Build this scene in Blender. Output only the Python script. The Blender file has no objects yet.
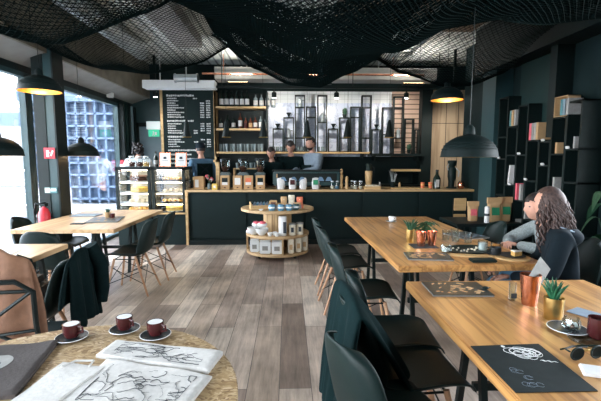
import bpy, bmesh, math, random
from mathutils import Vector, Matrix, noise
R = math.radians
C = bpy.context.scene.collection
random.seed(11)

# ------------------------------------------------------------------ camera
cam_d = bpy.data.cameras.new('camera'); cam = bpy.data.objects.new('camera', cam_d); C.objects.link(cam)
bpy.context.scene.camera = cam
cam_d.sensor_width = 36.0; cam_d.lens = 400.0/601*36; cam_d.clip_start = .05; cam_d.clip_end = 200
cam.location = (0, 0, 1.45)
cam.rotation_euler = (R(90)-math.atan(41.5/400), 0, -math.atan(12.5/400))
cam_d.dof.use_dof = False

# ------------------------------------------------------------------ world, sky light
sc = bpy.context.scene
w = bpy.data.worlds.new('world'); sc.world = w; w.use_nodes = True
nt = w.node_tree; nt.nodes.clear()
wo = nt.nodes.new('ShaderNodeOutputWorld'); bg = nt.nodes.new('ShaderNodeBackground')
tc = nt.nodes.new('ShaderNodeTexCoord'); sx = nt.nodes.new('ShaderNodeSeparateXYZ'); rp = nt.nodes.new('ShaderNodeValToRGB')
nt.links.new(tc.outputs['Generated'], sx.inputs[0]); nt.links.new(sx.outputs['Z'], rp.inputs[0])
rp.color_ramp.elements[0].color = (.93, .97, 1, 1); rp.color_ramp.elements[1].color = (.62, .78, 1, 1)
nt.links.new(rp.outputs[0], bg.inputs[0]); bg.inputs[1].default_value = 15.0
nt.links.new(bg.outputs[0], wo.inputs[0])
sc.view_settings.view_transform = 'Standard'; sc.view_settings.look = 'None'
sc.view_settings.exposure = 0.38; sc.view_settings.gamma = 1.0; sc.view_settings.use_curve_mapping = False
sc.cycles.max_bounces = 7; sc.cycles.transparent_max_bounces = 24; sc.cycles.sample_clamp_indirect = 6
sc.cycles.caustics_reflective = False; sc.cycles.caustics_refractive = False

def portal(name, loc, rot, sxx, syy):
    l = bpy.data.lights.new(name, 'AREA'); l.shape = 'RECTANGLE'; l.size = sxx; l.size_y = syy; l.cycles.is_portal = True
    o = bpy.data.objects.new(name, l); C.objects.link(o); o.location = loc; o.rotation_euler = rot
portal('window_daylight', (-3.32, 3.2, 1.28), (0, R(-90), 0), 2.5, 10.4)
portal('window_daylight', (3.36, 2.11, 1.65), (0, R(90), 0), 1.5, 3.0)
portal('window_daylight', (-2, -2.12, 1.7), (R(90), 0, 0), 2.0, 1.8)

# ------------------------------------------------------------------ materials
def node_mat(name):
    m = bpy.data.materials.new(name); m.use_nodes = True
    return m, m.node_tree, m.node_tree.nodes['Principled BSDF']
def mat(name, col, rough=.55, metal=0., var=.12, scale=30, bump=0., spec=.5, alpha=1.):
    m, t, b = node_mat(name)
    n = t.nodes.new('ShaderNodeTexNoise'); n.inputs['Scale'].default_value = scale; n.inputs['Detail'].default_value = 4
    tcn = t.nodes.new('ShaderNodeTexCoord'); t.links.new(tcn.outputs['Object'], n.inputs['Vector'])
    r = t.nodes.new('ShaderNodeValToRGB')
    r.color_ramp.elements[0].position = .3; r.color_ramp.elements[1].position = .7
    r.color_ramp.elements[0].color = [c*(1-var) for c in col]+[1]
    r.color_ramp.elements[1].color = [min(1, c*(1+var)) for c in col]+[1]
    t.links.new(n.outputs['Fac'], r.inputs[0]); t.links.new(r.outputs[0], b.inputs['Base Color'])
    b.inputs['Roughness'].default_value = rough; b.inputs['Metallic'].default_value = metal
    b.inputs['Specular IOR Level'].default_value = spec
    if bump:
        bp = t.nodes.new('ShaderNodeBump'); bp.inputs['Strength'].default_value = bump; bp.inputs['Distance'].default_value = .01
        t.links.new(n.outputs['Fac'], bp.inputs['Height']); t.links.new(bp.outputs[0], b.inputs['Normal'])
    if alpha < 1: b.inputs['Alpha'].default_value = alpha
    return m
def glow(name, col, s):
    m, t, b = node_mat(name)
    b.inputs['Base Color'].default_value = (*col, 1); b.inputs['Emission Color'].default_value = (*col, 1); b.inputs['Emission Strength'].default_value = s
    return m
def glass(name, tint=(1, 1, 1), gloss=.08):
    m = bpy.data.materials.new(name); m.use_nodes = True; t = m.node_tree; t.nodes.clear()
    o = t.nodes.new('ShaderNodeOutputMaterial'); a = t.nodes.new('ShaderNodeBsdfTransparent'); g = t.nodes.new('ShaderNodeBsdfGlossy')
    x = t.nodes.new('ShaderNodeMixShader'); lw = t.nodes.new('ShaderNodeLayerWeight'); lw.inputs[0].default_value = .25
    mm = t.nodes.new('ShaderNodeMath'); mm.operation = 'MULTIPLY_ADD'; mm.inputs[1].default_value = .6; mm.inputs[2].default_value = gloss
    t.links.new(lw.outputs['Fresnel'], mm.inputs[0]); t.links.new(mm.outputs[0], x.inputs[0])
    a.inputs[0].default_value = (*tint, 1); g.inputs['Roughness'].default_value = .04
    t.links.new(a.outputs[0], x.inputs[1]); t.links.new(g.outputs[0], x.inputs[2]); t.links.new(x.outputs[0], o.inputs[0])
    return m
def wood(name, c1, c2, axis='Y', scale=6., rough=.45, bump=.08, stretch=.07):
    m, t, b = node_mat(name)
    tcn = t.nodes.new('ShaderNodeTexCoord'); mp = t.nodes.new('ShaderNodeMapping')
    s = {'X': (stretch, 1, 1), 'Y': (1, stretch, 1), 'Z': (1, 1, stretch)}[axis]
    mp.inputs['Scale'].default_value = s
    t.links.new(tcn.outputs['Object'], mp.inputs[0])
    wv = t.nodes.new('ShaderNodeTexNoise'); wv.inputs['Scale'].default_value = scale; wv.inputs['Detail'].default_value = 3; wv.inputs['Distortion'].default_value = .6
    t.links.new(mp.outputs[0], wv.inputs['Vector'])
    mu = t.nodes.new('ShaderNodeMath'); mu.operation = 'MULTIPLY'; mu.inputs[1].default_value = 9
    fr = t.nodes.new('ShaderNodeMath'); fr.operation = 'PINGPONG'; fr.inputs[1].default_value = 1
    t.links.new(wv.outputs['Fac'], mu.inputs[0]); t.links.new(mu.outputs[0], fr.inputs[0])
    n2 = t.nodes.new('ShaderNodeTexNoise'); n2.inputs['Scale'].default_value = scale*12; n2.inputs['Detail'].default_value = 3
    t.links.new(mp.outputs[0], n2.inputs['Vector'])
    ad = t.nodes.new('ShaderNodeMix'); ad.data_type = 'FLOAT'; ad.inputs[0].default_value = .45
    t.links.new(fr.outputs[0], ad.inputs[2]); t.links.new(n2.outputs['Fac'], ad.inputs[3])
    r = t.nodes.new('ShaderNodeValToRGB'); r.color_ramp.elements[0].position = .1; r.color_ramp.elements[1].position = .62
    r.color_ramp.elements[0].color = (*c1, 1); r.color_ramp.elements[1].color = (*c2, 1)
    t.links.new(ad.outputs[0], r.inputs[0]); t.links.new(r.outputs[0], b.inputs['Base Color'])
    b.inputs['Roughness'].default_value = rough
    bp = t.nodes.new('ShaderNodeBump'); bp.inputs['Strength'].default_value = bump; bp.inputs['Distance'].default_value = .005
    t.links.new(ad.outputs[0], bp.inputs['Height']); t.links.new(bp.outputs[0], b.inputs['Normal'])
    return m
def osb(name):
    m, t, b = node_mat(name)
    tcn = t.nodes.new('ShaderNodeTexCoord'); mp = t.nodes.new('ShaderNodeMapping'); mp.inputs['Scale'].default_value = (1, 1.7, 1)
    t.links.new(tcn.outputs['Object'], mp.inputs[0])
    nz = t.nodes.new('ShaderNodeTexNoise'); nz.inputs['Scale'].default_value = 9; t.links.new(mp.outputs[0], nz.inputs['Vector'])
    mx = t.nodes.new('ShaderNodeMix'); mx.data_type = 'RGBA'; mx.inputs[0].default_value = .12
    t.links.new(mp.outputs[0], mx.inputs[6]); t.links.new(nz.outputs['Color'], mx.inputs[7])
    v = t.nodes.new('ShaderNodeTexVoronoi'); v.inputs['Scale'].default_value = 75; t.links.new(mx.outputs[2], v.inputs['Vector'])
    sp = t.nodes.new('ShaderNodeSeparateColor'); t.links.new(v.outputs['Color'], sp.inputs[0])
    r = t.nodes.new('ShaderNodeValToRGB'); e = r.color_ramp.elements
    e[0].color = (.22, .13, .06, 1); e[1].color = (.62, .47, .31, 1); k = e.new(.35); k.color = (.40, .265, .13, 1); k = e.new(.75); k.color = (.50, .36, .2, 1)
    t.links.new(sp.outputs[0], r.inputs[0]); t.links.new(r.outputs[0], b.inputs['Base Color']); b.inputs['Roughness'].default_value = .5
    return m
def planks(name):
    m, t, b = node_mat(name)
    tcn = t.nodes.new('ShaderNodeTexCoord'); mp = t.nodes.new('ShaderNodeMapping'); mp.inputs['Rotation'].default_value = (0, 0, R(90))
    mp.inputs['Location'].default_value = (.35, .06, 0)
    t.links.new(tcn.outputs['Object'], mp.inputs[0])
    br = t.nodes.new('ShaderNodeTexBrick'); br.offset = .37; br.inputs['Scale'].default_value = 1
    br.inputs['Brick Width'].default_value = 1.5; br.inputs['Row Height'].default_value = .205; br.inputs['Mortar Size'].default_value = .0022; br.inputs['Bias'].default_value = 0
    br.inputs['Color1'].default_value = (0, 0, 0, 1); br.inputs['Color2'].default_value = (1, 1, 1, 1); br.inputs['Mortar'].default_value = (.5, .5, .5, 1)
    t.links.new(mp.outputs[0], br.inputs['Vector'])
    r = t.nodes.new('ShaderNodeValToRGB'); e = r.color_ramp.elements
    e[0].color = (.13, .085, .065, 1); e[1].color = (.74, .64, .53, 1)
    for p, c in ((.2, (.46, .36, .28)), (.38, (.25, .18, .145)), (.55, (.60, .50, .405)), (.72, (.20, .145, .12)), (.86, (.42, .325, .26))): q = e.new(p); q.color = (*c, 1)
    t.links.new(br.outputs['Color'], r.inputs[0])
    mp2 = t.nodes.new('ShaderNodeMapping'); mp2.inputs['Scale'].default_value = (1, .09, 1); t.links.new(tcn.outputs['Object'], mp2.inputs[0])
    n = t.nodes.new('ShaderNodeTexNoise'); n.inputs['Scale'].default_value = 28; n.inputs['Detail'].default_value = 6; n.inputs['Roughness'].default_value = .7; t.links.new(mp2.outputs[0], n.inputs['Vector'])
    n3 = t.nodes.new('ShaderNodeTexNoise'); n3.inputs['Scale'].default_value = 2.2; n3.inputs['Detail'].default_value = 4; t.links.new(tcn.outputs['Object'], n3.inputs['Vector'])
    av = t.nodes.new('ShaderNodeMath'); av.operation = 'ADD'; t.links.new(n.outputs['Fac'], av.inputs[0]); t.links.new(n3.outputs['Fac'], av.inputs[1])
    r2 = t.nodes.new('ShaderNodeMapRange'); r2.inputs[1].default_value = .7; r2.inputs[2].default_value = 1.3; r2.inputs[3].default_value = .45; r2.inputs[4].default_value = 1.45
    t.links.new(av.outputs[0], r2.inputs[0])
    mx = t.nodes.new('ShaderNodeMix'); mx.data_type = 'RGBA'; mx.blend_type = 'MULTIPLY'; mx.inputs[0].default_value = 1
    t.links.new(r.outputs[0], mx.inputs[6]); t.links.new(r2.outputs[0], mx.inputs[7])
    m2 = t.nodes.new('ShaderNodeMix'); m2.data_type = 'RGBA'; t.links.new(br.outputs['Fac'], m2.inputs[0]); t.links.new(mx.outputs[2], m2.inputs[6]); m2.inputs[7].default_value = (.06, .05, .045, 1)
    t.links.new(m2.outputs[2], b.inputs['Base Color']); b.inputs['Roughness'].default_value = .38
    bp = t.nodes.new('ShaderNodeBump'); bp.inputs['Strength'].default_value = .15; bp.inputs['Distance'].default_value = .004
    t.links.new(n.outputs['Fac'], bp.inputs['Height']); t.links.new(bp.outputs[0], b.inputs['Normal'])
    return m
def brickmat(name, c1, c2, mortar, bw, rh, ms=.01, rough=.4, offset=0., axis='XZ', marble=False):
    m, t, b = node_mat(name)
    tcn = t.nodes.new('ShaderNodeTexCoord'); s = t.nodes.new('ShaderNodeSeparateXYZ'); cb = t.nodes.new('ShaderNodeCombineXYZ')
    t.links.new(tcn.outputs['Object'], s.inputs[0]); t.links.new(s.outputs[axis[0]], cb.inputs[0]); t.links.new(s.outputs[axis[1]], cb.inputs[1])
    br = t.nodes.new('ShaderNodeTexBrick'); br.offset = offset; br.inputs['Scale'].default_value = 1
    br.inputs['Brick Width'].default_value = bw; br.inputs['Row Height'].default_value = rh; br.inputs['Mortar Size'].default_value = ms
    br.inputs['Color1'].default_value = (*c1, 1); br.inputs['Color2'].default_value = (*c2, 1); br.inputs['Mortar'].default_value = (*mortar, 1)
    t.links.new(cb.outputs[0], br.inputs['Vector']); out = br.outputs['Color']
    if marble:
        n = t.nodes.new('ShaderNodeTexNoise'); n.inputs['Scale'].default_value = 3.5; n.inputs['Detail'].default_value = 8; n.inputs['Distortion'].default_value = 1.6
        t.links.new(tcn.outputs['Object'], n.inputs['Vector'])
        r = t.nodes.new('ShaderNodeValToRGB'); e = r.color_ramp.elements; e[0].position = .46; e[1].position = .54
        e[0].color = (1, 1, 1, 1); e[1].color = (1, 1, 1, 1); k = e.new(.5); k.color = (.5, .55, .66, 1)
        t.links.new(n.outputs['Fac'], r.inputs[0])
        mx = t.nodes.new('ShaderNodeMix'); mx.data_type = 'RGBA'; mx.blend_type = 'MULTIPLY'; mx.inputs[0].default_value = .8
        t.links.new(out, mx.inputs[6]); t.links.new(r.outputs[0], mx.inputs[7]); out = mx.outputs[2]
    t.links.new(out, b.inputs['Base Color']); b.inputs['Roughness'].default_value = rough
    return m

M = {}
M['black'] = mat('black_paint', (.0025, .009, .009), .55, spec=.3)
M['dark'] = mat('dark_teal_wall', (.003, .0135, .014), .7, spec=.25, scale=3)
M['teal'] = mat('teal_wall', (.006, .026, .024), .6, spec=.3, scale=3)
M['steel_blue'] = mat('blue_grey_door', (.20, .28, .33), .5, scale=3)
M['column'] = mat('column_paint', (.018, .052, .058), .45, scale=3)
M['plastic'] = mat('black_plastic', (.0035, .014, .013), .5, spec=.28)
M['plastic2'] = mat('grey_plastic', (.03, .07, .07), .35)
M['legwood'] = wood('beech_leg', (.36, .17, .09), (.52, .30, .17), 'Z')
M['table'] = wood('oak_table', (.26, .105, .032), (.58, .305, .105), 'Y', 11, .33, stretch=.05)
M['tabley'] = wood('pale_oak_table', (.42, .24, .11), (.66, .44, .24), 'Y', 7, .38, stretch=.06)
M['edge'] = wood('light_pine', (.46, .29, .12), (.66, .45, .22), 'X', 5, .5)
M['barwood'] = wood('bar_pine', (.40, .25, .11), (.60, .41, .21), 'X', 5, .4)
M['spool'] = wood('spool_pine', (.34, .21, .10), (.56, .38, .2), 'X', 6, .6)
M['spoolv'] = wood('spool_stave', (.36, .22, .10), (.6, .42, .22), 'Z', 6, .6)
M['panel'] = wood('panel_wood', (.30, .20, .12), (.50, .37, .24), 'Z', 4, .6)
M['osb'] = osb('osb_board')
M['floor'] = planks('plank_floor')
M['tile'] = brickmat('marble_tile', (.62, .69, .84), (.68, .74, .87), (.48, .53, .64), .3, .3, .004, .25, marble=True)
M['littile'] = brickmat('lit_top_tile', (.8, .84, .86), (.78, .82, .84), (.5, .54, .56), .15, .1, .004, .2)
M['slat'] = brickmat('slat_cladding', (.66, .47, .36), (.62, .44, .33), (.18, .12, .09), 5, .1, .012, .5)
M['concrete'] = mat('concrete', (.30, .30, .285), .8, scale=6, var=.1)
M['bulk'] = mat('bulkhead_board', (.17, .155, .12), .8, scale=6, var=.2)
M['ceil'] = brickmat('ceiling_deck', (.74, .78, .76), (.62, .68, .67), (.22, .26, .26), 12, .16, .02, .6, axis='YX')
M['ceil_tan'] = mat('ceiling_tan', (.22, .16, .11), .8, scale=6)
M['white'] = mat('white_gloss', (.78, .80, .80), .4, var=.03)
M['paper'] = mat('white_paper', (.74, .74, .74), .8, var=.04)
M['cotton'] = mat('cotton', (.60, .585, .56), .95, var=.08, scale=60, bump=.2)
M['ink'] = mat('ink', (.03, .04, .05), .8)
M['steel'] = mat('brushed_steel', (.45, .5, .52), .42, .8, scale=8)
M['chrome'] = mat('chrome', (.7, .74, .75), .12, 1.)
M['copper'] = mat('copper', (.80, .34, .22), .22, 1.)
M['brass'] = mat('gold_metal', (.72, .52, .2), .3, 1.)
M['lampgold'] = mat('gold_leaf', (.85, .48, .12), .35, .85)
M['bulb'] = glow('warm_bulb', (1, .72, .38), 14)
M['led'] = glow('cool_led', (1, .97, .88), 60)
M['net'] = mat('net_cord', (.002, .006, .006), .95, spec=.05)
M['red'] = mat('red_paint', (.62, .03, .05), .4)
M['pinkred'] = mat('pink_red', (.7, .12, .16), .6)
M['green'] = mat('green_label', (.02, .25, .12), .6)
M['leaf'] = mat('leaf', (.012, .06, .025), .5, scale=50, var=.4)
M['aloe'] = mat('aloe', (.015, .10, .045), .45, scale=60, var=.4)
M['kraft'] = mat('kraft_card', (.50, .32, .16), .8, var=.06)
M['cream'] = mat('cream', (.72, .66, .52), .7)
M['cup'] = mat('burgundy_glaze', (.058, .012, .013), .25)
M['saucer'] = mat('dark_glaze', (.008, .014, .018), .45)
M['grey'] = mat('grey_card', (.28, .28, .265), .7)
M['chalk'] = mat('chalk', (.62, .64, .63), .9)
M['ink2'] = mat('black_card', (.013, .02, .021), .7, spec=.15)
M['coffee'] = mat('coffee', (.06, .025, .012), .2)
M['juice'] = mat('orange_juice', (.75, .28, .04), .3)
M['orange'] = mat('orange_red', (.72, .18, .08), .5)
M['skin'] = mat('skin', (.55, .30, .22), .55, var=.05)
M['hair'] = mat('dark_hair', (.018, .014, .014), .6, scale=80, var=.5)
M['hairb'] = mat('brown_curls', (.055, .032, .028), .6, scale=60, var=.6)
M['navy'] = mat('navy_cotton', (.004, .010, .015), .9, spec=.2)
M['hood'] = mat('grey_blue_lining', (.22, .28, .35), .9)
M['jeans'] = mat('denim', (.10, .24, .38), .85, scale=80)
M['greysw'] = mat('grey_marl', (.21, .25, .26), .95, scale=90, var=.3)
M['whitecl'] = mat('white_cotton', (.75, .77, .78), .9)
M['denimsh'] = mat('denim_shirt', (.07, .15, .24), .9)
M['blackcl'] = mat('black_cloth', (.004, .012, .013), .95, spec=.1, bump=.3)
M['jacket'] = mat('bottle_green_cloth', (.003, .013, .014), .95, spec=.1, bump=.3)
M['tshirt'] = mat('charcoal_cotton', (.06, .05, .047), .95, scale=70, bump=.2)
M['brown'] = mat('brown_coat', (.21, .105, .06), .8, bump=.3)
M['leather'] = mat('black_leather', (.008, .02, .022), .4, bump=.2)
M['pastry'] = mat('pastry', (.70, .42, .13), .7, var=.4, scale=40)
M['pastry2'] = mat('yellow_cake', (.8, .58, .14), .7, var=.2)
M['choc'] = mat('chocolate_cake', (.11, .04, .025), .6)
M['book_w'] = mat('book_white', (.33, .33, .32), .7)
M['lampblack'] = mat('lamp_black', (.003, .010, .010), .6, spec=.2)
M['book_b'] = mat('book_teal', (.08, .22, .24), .7)
M['blue'] = mat('blue_glaze', (.07, .22, .34), .3)
M['bottle'] = mat('dark_bottle', (.01, .025, .02), .15)
M['bottle_amber'] = mat('amber_bottle', (.10, .03, .018), .15)
M['winelabel'] = mat('bottle_label', (.55, .55, .53), .7)
M['glassware'] = mat('glassware', (.30, .38, .40), .1, alpha=.55)
M['pane'] = glass('clear_pane')
M['cglass'] = glass('drinking_glass', (.90, .94, .94), .05)
M['wire'] = mat('black_wire', (.006, .012, .012), .4, .5)
M['road'] = mat('pale_paving', (.42, .42, .42), .9, scale=2)
M['bld'] = mat('pale_render', (.50, .49, .50), .9, scale=1)
M['bldband'] = mat('blue_grey_band', (.12, .17, .25), .8)
M['grid'] = mat('blue_screen', (.13, .19, .29), .6)
M['gridback'] = mat('blue_wall', (.11, .165, .26), .7)
M['brickpink'] = mat('pinkish_render', (.45, .33, .32), .9)
M['machine'] = mat('machine_teal', (.02, .06, .065), .3)
M['backlit'] = glow('blue_backlight', (.10, .18, .28), .22)
M['exit'] = glow('green_exit', (.05, .55, .32), .5)
M['exitw'] = glow('white_exit', (.8, .9, .9), .3)
M['casel'] = glow('case_light', (1, .84, .58), 22)

# ------------------------------------------------------------------ mesh helpers
class MB:
    def __init__(s): s.bm = bmesh.new()
    def _x(s, vs, M4): bmesh.ops.transform(s.bm, matrix=M4, verts=vs)
    def box(s, c, d, rot=None, bev=0.):
        r = bmesh.ops.create_cube(s.bm, size=1); vs = r['verts']
        bmesh.ops.scale(s.bm, vec=d, verts=vs)
        if bev:
            es = list({e for v in vs for e in v.link_edges})
            q = bmesh.ops.bevel(s.bm, geom=es, offset=bev, segments=2, affect='EDGES'); vs = list({v for f in q['faces'] for v in f.verts} | {v for v in vs if v.is_valid})
            # collect whole island
            st = list(vs); seen = set(vs)
            while st:
                v = st.pop()
                for e in v.link_edges:
                    o = e.other_vert(v)
                    if o not in seen: seen.add(o); st.append(o)
            vs = list(seen)
        m = Matrix.Translation(c)
        if rot: m = m @ (Matrix.Rotation(rot[2], 4, 'Z') @ Matrix.Rotation(rot[1], 4, 'Y') @ Matrix.Rotation(rot[0], 4, 'X'))
        s._x(vs, m); return s
    def b2(s, x0, x1, y0, y1, z0, z1, bev=0.): return s.box(((x0+x1)/2, (y0+y1)/2, (z0+z1)/2), (abs(x1-x0), abs(y1-y0), abs(z1-z0)), None, bev)
    def tube(s, pts, r, n=8, closed=False):
        pts = [Vector(p) for p in pts]; k = len(pts); rs = r if isinstance(r, (list, tuple)) else [r]*k
        rings = []; prev = None
        for i, p in enumerate(pts):
            a = pts[(i-1) % k] if (i or closed) else p; b = pts[(i+1) % k] if (i < k-1 or closed) else p
            t = (b-a).normalized() if (b-a).length > 1e-9 else Vector((0, 0, 1))
            if prev is None:
                u = t.orthogonal().normalized()
            else:
                u = prev - t*prev.dot(t); u = u.normalized() if u.length > 1e-6 else t.orthogonal().normalized()
            prev = u; v = t.cross(u)
            rings.append([s.bm.verts.new(p+(u*math.cos(2*math.pi*j/n)+v*math.sin(2*math.pi*j/n))*rs[i]) for j in range(n)])
        for i in range(k if closed else k-1):
            A, B = rings[i], rings[(i+1) % k]
            for j in range(n): s.bm.faces.new((A[j], A[(j+1) % n], B[(j+1) % n], B[j]))
        if not closed: s.bm.faces.new(rings[0][::-1]); s.bm.faces.new(rings[-1])
        return s
    def cyl(s, c, r, h, n=20, r2=None): # base centre c
        c = Vector(c); return s.tube([c, c+Vector((0, 0, h))], [r, r if r2 is None else r2], n)
    def lathe(s, prof, c=(0, 0, 0), n=24, m4=None):
        rings = []; new = []
        for r, z in prof:
            ring = [s.bm.verts.new((max(r, 1e-4)*math.cos(2*math.pi*j/n), max(r, 1e-4)*math.sin(2*math.pi*j/n), z)) for j in range(n)]
            rings.append(ring); new += ring
        for A, B in zip(rings, rings[1:]):
            for j in range(n): s.bm.faces.new((A[j], A[(j+1) % n], B[(j+1) % n], B[j]))
        if prof[0][0] > 1e-3: s.bm.faces.new(rings[0][::-1])
        if prof[-1][0] > 1e-3 and abs(prof[-1][0]-prof[0][0])+abs(prof[-1][1]-prof[0][1]) > 1e-6: s.bm.faces.new(rings[-1])
        s._x(new, Matrix.Translation(c) @ (m4 or Matrix())); return s
    def ball(s, c, r, sub=2, rot=None):
        q = bmesh.ops.create_icosphere(s.bm, subdivisions=sub, radius=1); rr = r if isinstance(r, (tuple, list)) else (r, r, r)
        bmesh.ops.scale(s.bm, vec=rr, verts=q['verts'])
        m = Matrix.Translation(c)
        if rot: m = m @ Matrix.Rotation(rot[2], 4, 'Z') @ Matrix.Rotation(rot[1], 4, 'Y') @ Matrix.Rotation(rot[0], 4, 'X')
        s._x(q['verts'], m); return s
    def prism(s, pts, z0, z1):
        a = [s.bm.verts.new((p[0], p[1], z0)) for p in pts]; b = [s.bm.verts.new((p[0], p[1], z1)) for p in pts]
        k = len(pts); s.bm.faces.new(a[::-1]); s.bm.faces.new(b)
        for i in range(k): s.bm.faces.new((a[i], a[(i+1) % k], b[(i+1) % k], b[i]))
        return s
    def grid(s, fn, nu, nv, closed_u=False):
        g = [[s.bm.verts.new(fn(i/nu, j/nv)) for j in range(nv+1)] for i in range(nu+(0 if closed_u else 1))]
        for i in range(nu):
            A, B = g[i], g[(i+1) % len(g)]
            for j in range(nv): s.bm.faces.new((A[j], B[j], B[j+1], A[j+1]))
        return s
    def add(s, me, m4=None):
        k = len(s.bm.verts); s.bm.from_mesh(me); s.bm.verts.ensure_lookup_table()
        if m4: s._x(s.bm.verts[k:], m4)
        return s
    def mark(s, k):
        for f in s.bm.faces:
            if not f.tag: f.tag = True; f.material_index = k
        return s
    def build(s, name, m, parent=None, smooth=False, loc=(0, 0, 0), solid=0, sub=0):
        bmesh.ops.recalc_face_normals(s.bm, faces=s.bm.faces)
        me = bpy.data.meshes.new(name); s.bm.to_mesh(me); s.bm.free()
        ms = m if isinstance(m, list) else [m]
        for q in ms: me.materials.append(M[q] if isinstance(q, str) else q)
        if smooth:
            me.polygons.foreach_set('use_smooth', [True]*len(me.polygons))
            if smooth != 'all': me.set_sharp_from_angle(angle=R(40))
        o = bpy.data.objects.new(name, me); C.objects.link(o); o.location = loc
        if parent: o.parent = parent
        if solid: q = o.modifiers.new('solid', 'SOLIDIFY'); q.thickness = solid; q.offset = 0
        if sub: q = o.modifiers.new('sub', 'SUBSURF'); q.levels = sub; q.render_levels = sub
        return o
def tag(o, label=None, cat=None, group=None, kind=None):
    if label: o['label'] = label
    if cat: o['category'] = cat
    if group: o['group'] = group
    if kind: o['kind'] = kind
    return o
def thing(name, label, cat, loc=(0, 0, 0), rz=0, group=None, s=1):
    o = bpy.data.objects.new(name, None); C.objects.link(o); o.location = loc; o.rotation_euler = (0, 0, rz); o.scale = (s, s, s)
    o.empty_display_size = .1
    return tag(o, label, cat, group)
def struct(o): o['kind'] = 'structure'; return o
def kids(o): return [c for c in bpy.data.objects if c.parent == o]
def dup(o, loc=None, rz=None, label=None, group=None, parent=None, s=None):
    c = o.copy(); C.objects.link(c)
    if parent: c.parent = parent
    if loc is not None: c.location = loc
    if rz is not None: c.rotation_euler = (0, 0, rz)
    if s is not None: c.scale = (s, s, s) if not isinstance(s, tuple) else s
    if label: c['label'] = label
    if group: c['group'] = group
    for k in kids(o): dup(k, parent=c)
    return c

# ------------------------------------------------------------------ structure
WL, WR, YB, YF = -3.25, 3.2, 8.6, -2.0
ZC = 3.4
struct(MB().b2(WL-.1, 4.2, YF, YB+.2, -.1, 0).build('floor', 'floor'))
struct(MB().b2(WL-.1, 4.3, YF, YB+.2, ZC, ZC+.12).build('ceiling', 'ceil'))
# back wall
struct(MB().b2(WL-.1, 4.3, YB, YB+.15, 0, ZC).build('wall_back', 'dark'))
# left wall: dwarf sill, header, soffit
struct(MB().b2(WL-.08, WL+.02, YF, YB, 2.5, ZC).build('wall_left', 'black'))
def soff():
    b = MB(); a = [(-3.25, 2.58), (-2.9, 2.70), (-2.9, 2.74), (-3.25, 2.66)]
    v0 = [b.bm.verts.new((x, YF, z)) for x, z in a]; v1 = [b.bm.verts.new((x, YB, z)) for x, z in a]
    b.bm.faces.new(v0); b.bm.faces.new(v1[::-1])
    for i in range(4): b.bm.faces.new((v0[i], v1[i], v1[(i+1) % 4], v0[(i+1) % 4]))
    return b
struct(soff().build('trim_1', 'concrete'))
struct(MB().b2(-2.92, -2.86, YF, YB, 2.70, ZC).build('trim_2', 'bulk'))
# right wall: dark; window near the camera
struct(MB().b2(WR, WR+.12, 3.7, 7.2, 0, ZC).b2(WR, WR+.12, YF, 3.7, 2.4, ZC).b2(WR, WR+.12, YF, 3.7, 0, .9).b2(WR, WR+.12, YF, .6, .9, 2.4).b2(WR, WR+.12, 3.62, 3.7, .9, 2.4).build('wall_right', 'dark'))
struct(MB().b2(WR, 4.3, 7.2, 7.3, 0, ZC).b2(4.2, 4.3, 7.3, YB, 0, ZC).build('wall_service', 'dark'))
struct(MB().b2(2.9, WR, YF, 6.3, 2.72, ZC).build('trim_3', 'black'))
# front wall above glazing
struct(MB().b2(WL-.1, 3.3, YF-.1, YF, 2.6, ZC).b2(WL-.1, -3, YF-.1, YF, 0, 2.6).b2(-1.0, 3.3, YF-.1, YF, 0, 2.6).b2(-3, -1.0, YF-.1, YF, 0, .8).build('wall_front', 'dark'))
def window(n, axis, fixed, a0, a1, z0, z1, mull, transom=None, colour='column', fw=.06):
    b = MB()
    def bar(u0, u1, w0, w1):
        if axis == 'Y': b.b2(fixed-.04, fixed+.04, u0, u1, w0, w1)
        else: b.b2(u0, u1, fixed-.04, fixed+.04, w0, w1)
    bar(a0, a1, z0, z0+fw); bar(a0, a1, z1-fw, z1)
    for u in [a0+fw/2]+mull+[a1-fw/2]: bar(u-fw/2, u+fw/2, z0, z1)
    if transom: bar(a0, a1, transom-fw/2, transom+fw/2)
    root = thing('window_%d' % n, None, None); struct(root)
    b.build('window_frame', colour, root)
    p = MB()
    if axis == 'Y': p.b2(fixed-.004, fixed+.004, a0, a1, z0, z1)
    else: p.b2(a0, a1, fixed-.004, fixed+.004, z0, z1)
    p.build('window_pane', 'pane', root)
    return root
window(1, 'Y', WL, 3.62, 5.45, .0, 2.5, [5.13, 5.2])
window(2, 'Y', WL, 5.45, 7.85, .0, 2.5, [])
window(3, 'Y', WL, YF, 3.62, .0, 2.5, [-.4, 1.3])
window(4, 'Y', WR+.02, .6, 3.62, .9, 2.4, [2.1])
window(5, 'X', YF-.02, -3, -1, .8, 2.6, [-2])
struct(MB().b2(WL-.08, WL+.03, 7.85, YB, 0, 2.55).build('wall_left_end', 'dark'))
# left column (protruding steel column)
struct(MB().b2(-2.92, -2.82, 5.0, 5.22, 0, 2.75).build('trim_4', 'column'))
struct(MB().b2(-3.05, -2.92, 4.99, 5.22, 0, 2.75).b2(-2.82, -2.80, 4.99, 5.22, 0, 2.75).build('trim_5', 'black'))
# mullion posts near the corner
for k, (y, mt) in enumerate(((7.88, 'black'), (8.02, 'teal'), (8.16, 'black'), (8.3, 'steel_blue'), (8.46, 'black'))):
    struct(MB().b2(WL, WL+.12, y-.04, y+.04, 0, 2.5).build('trim_%d' % (6+k), mt))
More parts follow.
